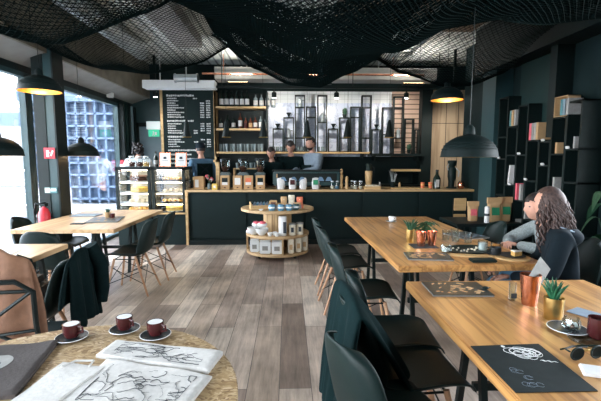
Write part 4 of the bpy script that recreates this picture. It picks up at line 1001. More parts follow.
# ------------------------------------------------------------------ spool display
SX, SY = -.16, 6.0
t = thing('spool_display', 'round three tier pine spool stand before the bar', 'display stand', (SX, SY, 0))
for nm, r, z in (('bottom_disc', .47, .06), ('middle_disc', .475, .32), ('top_disc', .545, .69)):
    MB().lathe([(r-.01, z), (r, z+.005), (r, z+.035), (r-.01, z+.04), (0, z+.04)], n=56).build(nm, 'spool', t)
b = MB()
for k in range(18):
    a = k*2*math.pi/18; b.box((.2*math.cos(a), .2*math.sin(a), .525), (.02, .066, .33), (0, 0, a))
b.build('core_staves', 'spoolv', t)
b = MB(); b.box((.08, -.1, .21), (.02, .7, .22)); b.build('divider', 'spoolv', t); MB().box((0, .1, .21), (.85, .02, .22)).build('divider', 'spoolv', t); MB().b2(-.47, -.45, -.05, .05, .1, .32).b2(.44, .46, -.05, .05, .1, .32).build('divider', 'spoolv', t)
for a in (.8, 2.35, 3.9, 5.5): MB().ball((.36*math.cos(a), .36*math.sin(a), .03), .03, 2).build('caster', 'black', t, smooth=True)
def onspool(name, label, cat, dx, dy, z, fn, grp=None, rz=0): 
    t = thing(name, label, cat, (SX+dx, SY+dy, z), rz, grp); fn(t); return t
def wbag(wd, h, d=.08, m='white', lab='grey'):
    def f(t): MB().box((0, 0, h/2), (wd, d, h), bev=.012).build('bag_body', m, t, smooth=True); MB().box((0, -d/2-.001, h*.45), (wd*.5, .003, h*.35)).build('label', lab, t); MB().b2(-wd/2*.9, wd/2*.9, -.01, .01, h-.005, h+.012).build('seal', m, t)
    return f
for k, (dx, dy, wd, lb) in enumerate(((-.33, -.22, .13, 'leftmost'), (-.17, -.33, .16, 'centre'), (.0, -.36, .155, 'rightmost'))):
    onspool('white_bag', '%s white coffee bag of three on the lowest tier of the spool stand' % lb, 'bag', dx, dy, .10, wbag(wd, .18, .10))
for k, (dx, dy, lb) in enumerate(((.20, -.34, 'nearest the divider'), (.31, -.26, 'in the middle'), (.40, -.15, 'at the outer rim'))):
    onspool('tall_packet', 'tall beige packet on the lowest tier, %s' % lb, 'packet', dx, dy, .10, wbag(.09, .21, .07, 'cream', 'kraft'))
onspool('white_canister', 'tall white canister with dark print on the middle tier', 'canister', .08, -.33, .36, lambda t: (MB().lathe([(.055, 0), (.058, .01), (.058, .27), (.05, .28), (0, .28)], n=24).build('body', 'white', t, smooth=True), MB().b2(.01, .055, -.062, -.045, .04, .2).build('printed_panel', 'ink', t)))
for dx, dy, lb in ((.22, -.30, 'beige tin beside the white canister on the middle tier'), (.33, -.24, 'beige tin at the outer rim of the middle tier')):
    onspool('coffee_tin', lb, 'tin', dx, dy, .36, lambda t: (MB().lathe([(.05, 0), (.05, .15), (0, .15)], n=24).build('body', 'cream', t), MB().lathe([(.052, .15), (.052, .17), (0, .17)], n=24).build('lid', 'grey', t), MB().box((0, -.05, .08), (.04, .006, .07)).build('label', 'ink', t)))
for k, (dx, dy, z, lb) in enumerate(((-.34, -.24, .36, 'lowest white porcelain bowl beneath the red topped one'), (-.22, -.30, .36, 'white porcelain bowl before the middle tier staves'))):
    onspool('porcelain_bowl', lb, 'bowl', dx, dy, z, lambda t: (MB().lathe([(.04, 0), (.085, .05), (.095, .10), (.088, .10), (.075, .05), (0, .012)], n=26).build('bowl', 'white', t, smooth=True), MB().lathe([(.04, -.0), (.045, .008), (0, .008)], n=20).build('foot', 'white', t)))
for k, (dx, dy, z, s, lb) in enumerate(((-.40, -.20, .36, .05, 'red and white wrapped sweet at the rim of the middle tier'), (-.30, -.25, .47, .055, 'red wrapped bundle on top of the lower bowls'), (-.21, -.30, .47, .06, 'pink red wrapped bundle on the right bowl'))):
    onspool('gift_bundle', lb, 'bundle', dx, dy, z, lambda t: (MB().ball((0, 0, s*.7), (s*1.2, s, s*.7), 2).build('pouch', 'white', t, smooth=True), MB().ball((0, -.01, s*1.15), (s*.9, s*.8, s*.45), 2).build('wrap', 'pinkred', t, smooth=True)))
for k, (dx, dy, lb) in enumerate(((-.10, -.38, 'white espresso cup at the front of the middle tier'), (-.03, -.33, 'white cup tipped behind the front one'), (.0, -.41, 'white cup nearest the canister'))):
    onspool('espresso_cup', lb, 'cup', dx, dy, .36, lambda t: (MB().lathe([(.022, 0), (.036, .05), (.033, .05), (.02, .008), (0, .008)], n=20).build('bowl', 'white', t, smooth=True), MB().tube([(.034, 0, .04), (.055, 0, .035), (.05, 0, .018), (.03, 0, .012)], .005, 6).build('handle', 'white', t)))
# top tier
def wooden_crate(t):
    MB().b2(-.15, .15, -.09, .09, 0, .008).b2(-.15, .15, -.09, -.082, 0, .06).b2(-.15, .15, .082, .09, 0, .06).b2(-.15, -.142, -.09, .09, 0, .10).b2(.142, .15, -.09, .09, 0, .10).build('tray', 'edge', t)
onspool('wooden_tray', 'slatted pine tray of blue packets on top of the spool stand', 'tray', -.24, -.22, .73, wooden_crate, rz=R(12))
for k in range(5): onspool('blue_packet', 'blue and white sweet packet in the pine tray', 'packet', -.33+k*.045, -.22+.012*k, .74, lambda t: MB().box((0, 0, .045), (.035, .1, .075), (R(12), R(10), 0), bev=.01).build('packet', 'blue' if k % 2 else 'hood', t, smooth=True), 'blue packets in the pine tray')
onspool('white_dish', 'tiny white dish at the front of the spool stand top', 'dish', -.22, -.42, .73, lambda t: MB().lathe([(.02, 0), (.035, .02), (.03, .022), (0, .006)], n=18).build('bowl', 'white', t, smooth=True))
for k, (dx, dy, lb) in enumerate(((-.07, -.42, 'blue glazed mug on the spool stand, nearest the tray'), (.06, -.43, 'second blue glazed mug on the spool stand'), (.17, -.41, 'third blue glazed mug on the spool stand'), (.27, -.36, 'blue black mug at the far side of the spool stand top'))):
    onspool('blue_mug', lb, 'mug', dx, dy, .73, lambda t: (MB().lathe([(.035, 0), (.048, .02), (.048, .07), (.042, .085), (.038, .085), (.044, .07), (0, .012)], n=22).build('body', 'blue' if k < 3 else 'machine', t, smooth=True), MB().lathe([(.0485, .035), (.0487, .055)], n=22).build('glaze_band', 'white', t), MB().tube([(.046, 0, .07), (.072, 0, .06), (.068, 0, .03), (.046, 0, .022)], .006, 6).build('handle', 'blue', t)))
onspool('kraft_box', 'small kraft box with dark front on the spool stand', 'box', -.05, -.28, .73, lambda t: (MB().b2(-.05, .05, -.04, .04, 0, .13, .004).build('carton', 'kraft', t), MB().b2(-.035, .035, -.043, -.04, .025, .11).build('label', 'choc', t)))
for k, (dx, dy, h, m, lb) in enumerate(((.10, -.25, .18, 'kraft', 'kraft gift bag with cream top on the spool stand'), (.21, -.22, .20, 'cream', 'clear topped cream gift bag on the spool stand'), (.33, -.20, .17, 'orange', 'reddish brown gift bag near the rim of the spool stand'), (.30, -.30, .10, 'kraft', 'short brown packet before the reddish gift bag'))):
    onspool('gift_bag', lb, 'bag', dx, dy, .73, lambda t: (MB().grid(lambda u, v: (.055*(1-.25*v+.1*math.sin(v*9))*math.cos(u*2*math.pi), .04*(1-.5*v)*math.sin(u*2*math.pi), h*v), 16, 8, True).build('pouch', m, t, smooth=True), MB().tube([(-.03, 0, h*.8), (0, -.02, h*.8), (.03, 0, h*.8)], .008, 6).build('ribbon', 'white', t)))

# ------------------------------------------------------------------ things on the tables
def cup_set(x, y, z, label, cupm='cup', sm='saucer', rz=0, r=.032, h=.052):
    t = thing('espresso_cup', label+' cup', 'cup', (x, y, z+.012), rz)
    MB().lathe([(r*.72, 0), (r*.95, h*.35), (r, h), (r-.003, h), (r*.9, h*.4), (0, .008)], n=28).build('cup_body', cupm, t, smooth=True)
    MB().lathe([(0, .009), (r*.88, h*.36+.001), (r-.0035, h*.985)][::1], n=28).build('cup_interior', 'white', t, smooth=True)
    MB().lathe([(0, h*.5), (r*.9, h*.5)], n=24).build('coffee', 'coffee', t)
    MB().tube([(r*.98, 0, h*.85), (r+.018, 0, h*.8), (r+.02, 0, h*.45), (r*.95, 0, h*.3)], .0045, 8).build('handle', cupm, t, smooth=True)
    s = thing('saucer', label+' saucer', 'saucer', (x, y, z), rz)
    MB().lathe([(.022, 0), (.035, .003), (.058, .012), (.056, .014), (.03, .008), (0, .007)], n=32).build('dish', sm, s, smooth=True)
    MB().tube([(.058*math.cos(a), .058*math.sin(a), .0125) for a in [i*math.pi/18 for i in range(36)]], .0016, 5, closed=True).build('rim', 'white', s)
cup_set(-.845, 1.525, .75, 'burgundy espresso, the one nearest the t-shirt,', rz=R(-15))
cup_set(-.668, 1.592, .75, 'burgundy espresso, middle one of the round table,', rz=R(-30))
cup_set(-.525, 1.535, .75, 'burgundy espresso, beside the printed towels edge,', rz=R(-25))
cup_set(1.15, 4.38, .75, 'white espresso at the far end of the long table,', 'white', 'saucer')
def cloth(name, label, corners, z, m, seed, h=.018, layers=2):
    A, B, Cc, D = [Vector((*p, 0)) for p in corners]
    def f(u, v):
        p = (A*(1-u)+B*u)*(1-v)+(D*(1-u)+Cc*u)*v
        n = noise.noise(Vector((p.x*7+seed, p.y*7, seed)))
        e = min(u, 1-u, v, 1-v)
        return (p.x, p.y, z+h+max(-h*.45, n*.008)-(.006 if e < .02 else 0))
    t = thing(name, label, 'cloth', (0, 0, 0))
    cx = sum((a for a, _ in corners))/4; cy = sum((a for _, a in corners))/4; t.location = (cx, cy, 0)
    b = MB().grid(f, 34, 26); bm = b.bm
    q = bmesh.ops.extrude_face_region(bm, geom=list(bm.faces)); vs = [v for v in q['geom'] if isinstance(v, bmesh.types.BMVert)]
    for v in vs: v.co.z = z+.001
    b.build('folded_cloth', m, t, smooth=True).location = (-cx, -cy, 0)
    return t, f, (cx, cy)
def ink_art(t, f, c, seed, n=14, name='printed_drawing', u0=.12, u1=.9, v0=.15, v1=.85, r=.0006, m='ink', lift=.0012):
    rn = random.Random(seed); b = MB()
    for k in range(n):
        u, v = rn.uniform(u0, u1), rn.uniform(v0, v1); a = rn.uniform(0, 6.3); pts = []
        for s in range(rn.randint(8, 22)):
            a += rn.uniform(-.9, 1.0); u = min(u1, max(u0, u+.022*math.cos(a))); v = min(v1, max(v0, v+.035*math.sin(a)))
            p = f(u, v); pts.append((p[0]-c[0], p[1]-c[1], p[2]+lift))
        b.tube(pts, r*rn.uniform(.6, 1.7), 4)
    b.build(name, m, t)
t, f, c = cloth('printed_towel', 'white cotton towel with ink drawings, the one nearer the cups', [(-.68, 1.37), (-.262, 1.25), (-.235, 1.375), (-.66, 1.485)], .75, 'cotton', 1); ink_art(t, f, c, 3, 34)
t, f, c = cloth('printed_towel', 'white cotton towel with ink drawings, at the round table front', [(-.66, 1.06), (-.29, 1.04), (-.245, 1.225), (-.63, 1.345)], .75, 'cotton', 2); ink_art(t, f, c, 9, 40)
t, f, c = cloth('crumpled_tote', 'crumpled cream tote with handle between t-shirt and towels', [(-.80, 1.06), (-.665, 1.04), (-.60, 1.29), (-.77, 1.33)], .75, 'cotton', 5, .016)
MB().tube([(-.04, .10, .768), (-.02, .15, .762), (.04, .15, .762), (.05, .10, .768)], .004, 6).build('strap', 'cotton', t)
t, f, c = cloth('black_tshirt', 'folded charcoal t-shirt with a white skull print', [(-1.16, 1.10), (-.80, 1.13), (-.875, 1.49), (-1.17, 1.42)], .75, 'tshirt', 8, .02)
b = MB()
def patch(u0, u1, v0, v1, N=14):
    b.grid(lambda u, v: (lambda p: (p[0]-c[0], p[1]-c[1], p[2]+.0015))(f(u0+(u1-u0)*(.5+(u-.5)*math.sqrt(max(0, 1-(2*v-1)**2*.85))), v0+(v1-v0)*v)), N, N)
patch(.35, .72, .35, .72); b.build('skull_print', 'grey', t)
b = MB()
for uu, vv in ((.45, .52), (.6, .52), (.53, .42)):
    p = f(uu, vv); b.ball((p[0]-c[0], p[1]-c[1], p[2]+.002), (.012, .014, .0015), 1)
b.build('skull_eyes', 'ink', t)
# paper sheets on the small window table
for k, (x, y, rz, lb) in enumerate(((-2.2, 3.0, .2, 'white sheet lying flat on the small window table'), (-2.05, 2.8, -.3, 'white sheet near the edge of the small window table'))):
    tag(MB().box((0, 0, .002), (.3, .21, .003)).build('paper_sheet', 'paper', None, loc=(x, y, .75+k*.003)), lb, 'paper').rotation_euler = (0, 0, rz)

def placemat(x, y, wd, d, label, m='black', rz=0, z=.75):
    o = MB().box((0, 0, .002), (wd, d, .003)).build('placemat', m, None, loc=(x, y, z)); o.rotation_euler = (0, 0, rz); return tag(o, label, 'placemat')
# left table
def magazine(x, y, z, wd, d, label, rz=0, seed=1, m='ink'):
    t = thing('magazine', label, 'magazine', (x, y, z), rz)
    MB().b2(-wd/2, wd/2, -d/2, d/2, .0008, .009, .002).build('pages', 'grey', t)
    rn = random.Random(seed); b = MB().b2(-wd/2, wd/2, -d/2, d/2, .0092, .0115).mark(0)
    for k in range(26):
        u, v = rn.uniform(-.38, .38)*wd, rn.uniform(-.36, .36)*d; b.box((u, v, .0125), (rn.uniform(.006, .045), rn.uniform(.004, .022), .0012), (0, 0, rn.uniform(-1, 1)))
    b.mark(1); b.build('cover', [m, 'hood' if seed % 2 else 'kraft'], t)
magazine(-2.1, 4.62, .75, .34, .42, 'dark magazine lying open on the window table', .2, 2, 'leather')
magazine(-2.5, 5.0, .75, .30, .22, 'grey magazine at the back of the window table', .0, 3, 'steel_blue')
tag(MB().box((0, 0, .005), (.14, .07, .009), bev=.002).build('mobile_phone', 'ink', None, loc=(-2.27, 4.35, .75)), 'thin dark phone on the window table', 'phone')
def pot(x, y, z, label, r=.038, h=.085, pm='brass', plant='aloe', n=14, L=.09, seed=1):
    t = thing('potted_succulent', label, 'plant', (x, y, z))
    MB().lathe([(r*.85, 0), (r*.9, .003), (r, h), (r-.003, h), (r*.9, h*.85), (0, h*.82)], n=32).build('pot', pm, t, smooth=True)
    MB().lathe([(r*.93, h*.86), (0, h*.93)], n=20).build('soil', 'choc', t)
    rn = random.Random(seed)
    for k in range(n):
        a = k*2.399; tl = .10+.62*(1-k/n); ll = L*(.75+.4*rn.random()); p = []; rs = []
        for s in range(6):
            f_ = s/5; th = tl*(.55+.5*f_); p.append((math.cos(a)*(.006+math.sin(th)*ll*f_), math.sin(a)*(.006+math.sin(th)*ll*f_), h*.88+math.cos(th*.8)*ll*f_)); rs.append(.0095*(1-f_**1.6)+.0006)
        MB().tube(p, rs, 6).build('leaf', plant, t, smooth=True)
    return t
pot(-2.15, 4.80, .75, 'small kraft pot with sprig on the window table', .035, .07, 'kraft', 'leaf', 8, .06, 2)
tag(tumbler(-2.07, 4.74, .75, 'x', None, .03, .06, 'cup', 'small_bowl', 'bowl'), 'small dark red bowl beside the kraft pot')

# long oak table
def copper_cup(x, y, z, label, r=.042, h=.115, m='copper'):
    t = thing('copper_tumbler', label, 'tumbler', (x, y, z))
    MB().lathe([(r*.70, 0), (r*.72, .008), (r*.74, .012), (r, h), (r-.003, h), (r*.70, .014), (0, .012)], n=32).build('body', m, t, smooth=True)
    MB().lathe([(r*.735, .012), (r*.75, .018), (r*.75, .02)], n=32).build('base_ring', 'chrome', t)
    return t
placemat(1.09, 3.14, .20, .17, 'small dark square tray under the copper tumblers', 'ink')
copper_cup(1.07, 3.14, .753, 'copper tumbler on the dark tray by the gold pot'); copper_cup(1.165, 3.16, .753, 'copper tumbler on the dark tray further from the gold pot', .04)
pot(1.03, 3.30, .75, 'gold potted plant behind the copper tumblers on the long table', .036, .11, 'brass', 'leaf', 14, .10, 5)
t = thing('leafy_bunch', 'dark leafy plant in a black pot behind the tumblers', 'plant', (1.20, 3.42, .75)); MB().lathe([(.05, 0), (.06, .08), (0, .075)], n=20).build('pot', 'black', t)
for k in range(26): 
    a = k*2.4; rr = .03+.09*((k*5) % 7)/7; MB().ball((rr*math.cos(a), rr*math.sin(a), .10+.05*((k*3) % 5)/5), (.035, .02, .006), 1, (.4*math.cos(a*3), .5, a)).build('leaf', 'leaf', t)
t = thing('glass_candle', 'small round glass holder with white candle on the long table', 'candle', (1.19, 2.93, .75)); MB().lathe([(.03, 0), (.042, .015), (.042, .045), (.034, .06), (.032, .06), (.038, .045), (.038, .015), (0, .006)], n=26).build('glass', 'cglass', t, smooth=True); MB().lathe([(.03, .007), (.03, .03), (0, .03)], n=20).build('wax', 'white', t)
magazine(1.0, 2.78, .75, .31, .21, 'patterned dark menu near the front edge of the long table', -.12, 4, 'leather')
magazine(1.62, 3.55, .75, .26, .3, 'dark patterned menu far on the long table by the glasses', .3, 7, 'leather')
t = thing('serving_tray', 'black oval tray of crumbs and cutlery before the guests', 'tray', (1.38, 2.97, .75), .2); MB().lathe([(.15, 0), (.165, .004), (.185, .016), (.181, .018), (.16, .008), (0, .007)], n=40, m4=Matrix.Diagonal((1.1, .75, 1, 1))).build('dish', 'plastic', t, smooth=True)
MB().box((.0, .0, .012), (.15, .01, .004), (0, 0, .4)).box((.03, .03, .012), (.15, .008, .004), (0, 0, .55)).build('cutlery', 'chrome', t)
b = MB(); [b.ball((random.uniform(-.1, .1), random.uniform(-.06, .06), .012), .008, 1) for _ in range(14)]; b.build('crumbs', 'cream', t)['kind'] = 'stuff'
t = thing('serving_tray', 'pine board carrying the black oval tray edge toward the viewer', 'board', (1.30, 2.79, .75), -.22)
MB().b2(-.13, .17, -.03, .035, 0, .012, .004).build('board', 'edge', t)
tag(MB().box((0, 0, .012), (.17, .075, .02), bev=.006).build('black_wallet', 'plastic', None, loc=(1.33, 2.64, .75)), 'black wallet at the front edge of the long table', 'wallet')
for x, y, m, lb, h in ((1.49, 2.97, 'white', 'frosted white tumbler beside the orange juice', .075), (1.555, 2.90, 'juice', 'tumbler full of orange juice before the guests', .078)):
    t = thing('juice_glass', lb, 'glass', (x, y, .75)); MB().lathe([(.03, 0), (.035, .01), (.036, h), (.034, h), (.032, .008), (0, .006)], n=26).build('glass', 'cglass', t, smooth=True); MB().lathe([(.031, .008), (.033, h*.8), (0, h*.8)], n=24).build('drink', m, t, smooth=True)
for k, (x, y, lb) in enumerate(((1.42, 3.30, 'clear tumbler behind the oval tray'), (1.50, 3.24, 'clear tumbler nearest the frosted one'), (1.46, 3.42, 'clear tumbler farthest back on the long table'), (1.36, 3.36, 'clear tumbler toward the leafy plant'))): tumbler(x, y, .75, lb, None, .034, .09, 'cglass')
t = thing('cake_board', 'round pine board with black plate under the cake', 'board', (1.585, 2.74, .75)); MB().lathe([(.12, 0), (.125, .006), (.12, .012), (0, .012)], n=40).build('board', 'edge', t)
t = thing('dessert_plate', 'black plate on the round pine board', 'plate', (1.59, 2.745, .762)); MB().lathe([(.06, 0), (.09, .01), (.088, .012), (.055, .006), (0, .005)], n=36).build('dish', 'saucer', t, smooth=True)
t = thing('cake_slice', 'slice of pale iced cake on the black plate', 'cake', (1.62, 2.73, .768)); MB().prism([(-.03, -.025), (.035, 0), (-.03, .025)], 0, .03).build('sponge', 'pastry', t); MB().prism([(-.031, -.026), (.036, 0), (-.031, .026)], .03, .038).build('icing', 'white', t)
t = thing('coffee_mug', 'dark blue mug beside the cake plate', 'mug', (1.50, 2.80, .75)); MB().lathe([(.034, 0), (.04, .01), (.04, .065), (.037, .065), (.034, .01), (0, .008)], n=26).build('body', 'saucer', t, smooth=True); MB().tube([(-.039, 0, .055), (-.06, 0, .045), (-.055, 0, .02), (-.039, 0, .015)], .005, 8).build('handle', 'saucer', t)

# near oak table
def big_mat(t, cs, th):
    pts = [(a, b_) for a, b_ in cs]; MB().prism(pts, .0005, th).build('sheet', 'ink2', t)
t = thing('paper_mat', 'black paper placemat with white scribbled drawing', 'placemat', (.80, 1.28, .75))
MB().prism([(-.118, .135), (-.118, -.165), (.135, -.165), (.148, .145)], .0005, .003).build('sheet', 'ink2', t)
rn = random.Random(3); b = MB()
for k in range(10):
    cx_, cy_ = .055+.05*(rn.random()-.5), .075+.035*(rn.random()-.5); a0 = rn.random()*6; ra, rb = rn.uniform(.025, .055), rn.uniform(.018, .036)
    b.tube([(cx_+ra*math.cos(a)*math.cos(a0)-rb*math.sin(a)*math.sin(a0), cy_+(ra*math.cos(a)*math.sin(a0)+rb*math.sin(a)*math.cos(a0))*.8, .0035) for a in [i*.35 for i in range(19)]], .0010, 4)
b.ball((-.0, .125, .004), (.008, .011, .001), 1)
for k in range(3): b.tube([(.075+.006*i+.005*k, .02-.002*i+.004*math.sin(i*2.1+k), .0035) for i in range(8)], .0007, 4)
b.build('scribble', 'white', t)
b = MB()
for k in range(9): 
    cx_, cy_ = -.095+.05*rn.random()+.004*k, -.03-.10*rn.random(); b.tube([(cx_+.012*math.cos(a), cy_+.012*math.sin(a), .0033) for a in [i*.6 for i in range(10)]], .0004, 4)
b.build('faint_pattern', 'hood', t)
magazine(.90, 2.06, .75, .31, .22, 'patterned black menu lying at the far corner of the near table', -.05, 8, 'leather')
t = thing('hair_clip', 'small black clip on the patterned menu corner', 'clip', (1.045, 2.03, .763)); MB().ball((0, 0, .008), (.018, .012, .008), 2).build('jaw', 'plastic', t); MB().tube([(-.015, 0, .005), (.03, .01, .005)], .003, 5).build('prong', 'plastic', t)
copper_cup(1.165, 1.84, .75, 'large copper tumbler holding a grey card on the near table', .047, .15)
o = MB().box((0, 0, 0), (.085, .002, .125)).build('note_card', 'grey', None, loc=(1.215, 1.85, .905)); o.rotation_euler = (R(-20), R(48), R(5)); tag(o, 'tilted grey card standing in the copper tumbler', 'card')
t = thing('toothpick_holder', 'narrow glass vial with dark label behind the copper tumbler', 'holder', (1.115, 1.90, .75)); MB().lathe([(.016, 0), (.018, .09), (.016, .09), (.014, .006), (0, .004)], n=18).build('glass', 'cglass', t, smooth=True); MB().b2(-.016, .012, -.020, -.017, .015, .04).build('label', 'ink', t)
pot(1.165, 1.665, .75, 'spiky aloe in a gold pot on the near table', .041, .098, 'brass', 'aloe', 20, .088, 9)
t = thing('jar_saucer', 'dark saucer with white rim beneath the sugar jar', 'saucer', (1.145, 1.545, .75)); MB().lathe([(.035, 0), (.05, .003), (.073, .011), (.071, .013), (.04, .007), (0, .006)], n=36).build('dish', 'saucer', t, smooth=True); MB().tube([(.0725*math.cos(a), .0725*math.sin(a), .0115) for a in [i*math.pi/20 for i in range(40)]], .002, 5, closed=True).build('rim', 'white', t)
t = thing('sugar_jar', 'little clear jar of wrapped sugar on the dark saucer', 'jar', (1.16, 1.545, .758)); MB().lathe([(.022, 0), (.034, .01), (.034, .032), (.028, .042), (.028, .048), (.026, .048), (.026, .042), (.031, .032), (.031, .01), (0, .004)], n=26).build('glass', 'cglass', t, smooth=True)
for k in range(6): MB().box((.014*math.cos(k*1.1), .014*math.sin(k*1.1), .014+.006*(k % 2)), (.014, .010, .012), (k, k*.5, k*.3)).build('sugar_lump', 'white' if k % 2 else 'choc', t)
# sunglasses
t = thing('sunglasses', 'black sunglasses folded on the near table', 'sunglasses', (1.045, 1.305, .752), R(8), s=1.12)
for sx in (-1, 1):
    MB().tube([(sx*.036+.026*math.cos(a), .0+.004*math.cos(a), .021+.019*math.sin(a)) for a in [i*math.pi/12 for i in range(24)]], .0028, 6, closed=True).build('rim', 'plastic', t, smooth=True)
    MB().grid(lambda u, v: (sx*.036+.025*v*math.cos(u*2*math.pi), .0015*(1-v), .021+.018*v*math.sin(u*2*math.pi)), 20, 4, True).build('lens', 'lampblack', t, smooth=True)
    MB().tube([(sx*.063, .0, .03), (sx*.062, .02, .03), (sx*.01, .045, .022), (-sx*.05, .05, .012)], .0028, 6).build('temple', 'plastic', t)
MB().tube([(-.011, 0, .028), (0, -.002, .031), (.011, 0, .028)], .0025, 6).build('bridge', 'brass', t)
t, f, c = cloth('paper_napkin', 'white folded paper napkin between the mat and table end', [(.955, 1.20), (1.08, 1.16), (1.09, 1.225), (.985, 1.265)], .75, 'paper', 12, .010)
t = thing('glass_coaster', 'clear round glass plate at the right hand side of the near table', 'plate', (1.16, 1.44, .75)); MB().lathe([(.05, 0), (.075, .008), (.073, .010), (.045, .004), (0, .003)], n=36).build('dish', 'cglass', t, smooth=True)
t = thing('dark_mug', 'brown glazed mug beside the sugar jar saucer on the near table', 'mug', (1.215, 1.475, .75)); MB().lathe([(.028, 0), (.034, .01), (.034, .082), (.031, .082), (.029, .01), (0, .008)], n=26).build('body', 'cup', t, smooth=True); MB().tube([(.034, 0, .07), (.055, 0, .06), (.05, 0, .03), (.033, 0, .02)], .005, 8).build('handle', 'cup', t)
o = tag(MB().box((0, 0, .002), (.10, .15, .003)).build('receipt', 'hood', None, loc=(1.36, 1.70, .75)), 'pale lilac slip of paper near the table edge', 'paper'); o.rotation_euler = (0, 0, .5)

# ------------------------------------------------------------------ wall things
t = thing('fire_extinguisher', 'red fire extinguisher by the foot of the column', 'fire extinguisher', (-2.72, 4.7+.12, .0))
t.location = (-2.93, 4.86, .47); t.scale = (.85, .85, .9)
MB().lathe([(.07, 0), (.075, .01), (.075, .36), (.05, .43), (.02, .45), (.02, .47), (0, .47)], n=24).build('cylinder', 'red', t, smooth=True)
MB().lathe([(.0765, .10), (.0765, .24)], n=24).build('label', 'paper', t); MB().b2(-.03, .03, -.02, .06, .46, .50).b2(-.012, .012, -.11, .03, .50, .515).build('valve', 'black', t)
MB().tube([(-.03, 0, .48), (-.11, 0, .50), (-.14, 0, .38), (-.11, 0, .12), (-.09, -.02, .05)], .014, 8).build('hose', 'black', t, smooth=True); MB().b2(-.05, .05, .07, .18, .25, .29).build('wall_bracket', 'black', t)
def sign_plate(name, label, loc, wd, h, m, sub):
    t = thing(name, label, 'sign', loc); MB().b2(-wd/2, wd/2, -.006, .0, -h/2, h/2).build('plate', m, t); sub(t); return t
sign_plate('extinguisher_sign', 'red square fire extinguisher sign on the column', (-2.89, 4.98, 1.52), .13, .13, 'red', lambda t: (MB().b2(-.035, -.005, -.009, -.006, -.045, .035).lathe([(.0, .0), (.015, 0), (.015, .01)], n=8).build('pictogram', 'paper', t), MB().box((.03, -.008, 0), (.02, .003, .07), (0, .4, 0)).build('flame', 'paper', t)))
sign_plate('instruction_label', 'small pale instruction label low on the column', (-2.90, 4.98, 1.07), .15, .07, 'book_b', lambda t: (MB().b2(-.07, -.01, -.009, -.006, -.028, .028).build('text_block', 'cream', t), MB().b2(.0, .065, -.009, -.006, -.012, .02).build('text_block', 'paper', t)))
t = thing('exit_sign', 'white exit light box with green lower panel above the corridor door', 'sign', (-2.77, 8.46, 2.03)); MB().b2(-.14, .14, -.02, .1, .03, .19, .004).build('housing', 'exitw', t); MB().b2(-.10, .12, -.03, .0, -.12, .02).build('green_panel', 'exit', t)
MB().ball((0, -.033, -.02), (.012, .003, .012), 1).box((0, -.033, -.055), (.02, .003, .05), (0, .3, 0)).box((.012, -.033, -.09), (.012, .003, .04), (0, -.6, 0)).box((-.014, -.033, -.09), (.012, .003, .04), (0, .6, 0)).box((.05, -.033, -.06), (.04, .003, .06)).build('running_figure', 'paper', t)
t = thing('fire_alarm', 'small red alarm point on the frame near the pastry cases', 'alarm', (-3.17, 7.80, 1.33)); MB().b2(-.03, .03, -.04, .04, -.12, .1, .01).build('box', 'red', t); MB().b2(-.032, .032, -.045, -.04, -.05, .02).build('glass', 'paper', t)
# foliage by the right edge
t = thing('potted_fern', 'tall leafy green plant in a dark pot by the side wall', 'plant', (2.9, 3.45, 0)); MB().lathe([(.13, 0), (.17, .3), (.155, .3), (.14, .26), (0, .26)], n=28).build('pot', 'plastic', t, smooth=True)
rn = random.Random(4)
for k in range(34):
    a = rn.uniform(0, 6.3); L = rn.uniform(.12, .24); h = rn.uniform(.45, 1.2); b = MB()
    b.tube([(0, 0, .25), (.05*math.cos(a), .05*math.sin(a), h*.8), (.10*math.cos(a), .10*math.sin(a), h)], .005, 5)
    b.grid(lambda u, v: ((.10+L*.6*u)*math.cos(a)-(v-.5)*.12*math.sin(math.pi*u)*math.sin(a), (.10+L*.6*u)*math.sin(a)+(v-.5)*.12*math.sin(math.pi*u)*math.cos(a), h+.12*u-.3*u*u), 6, 4)
    b.build('leaf', 'leaf', t)

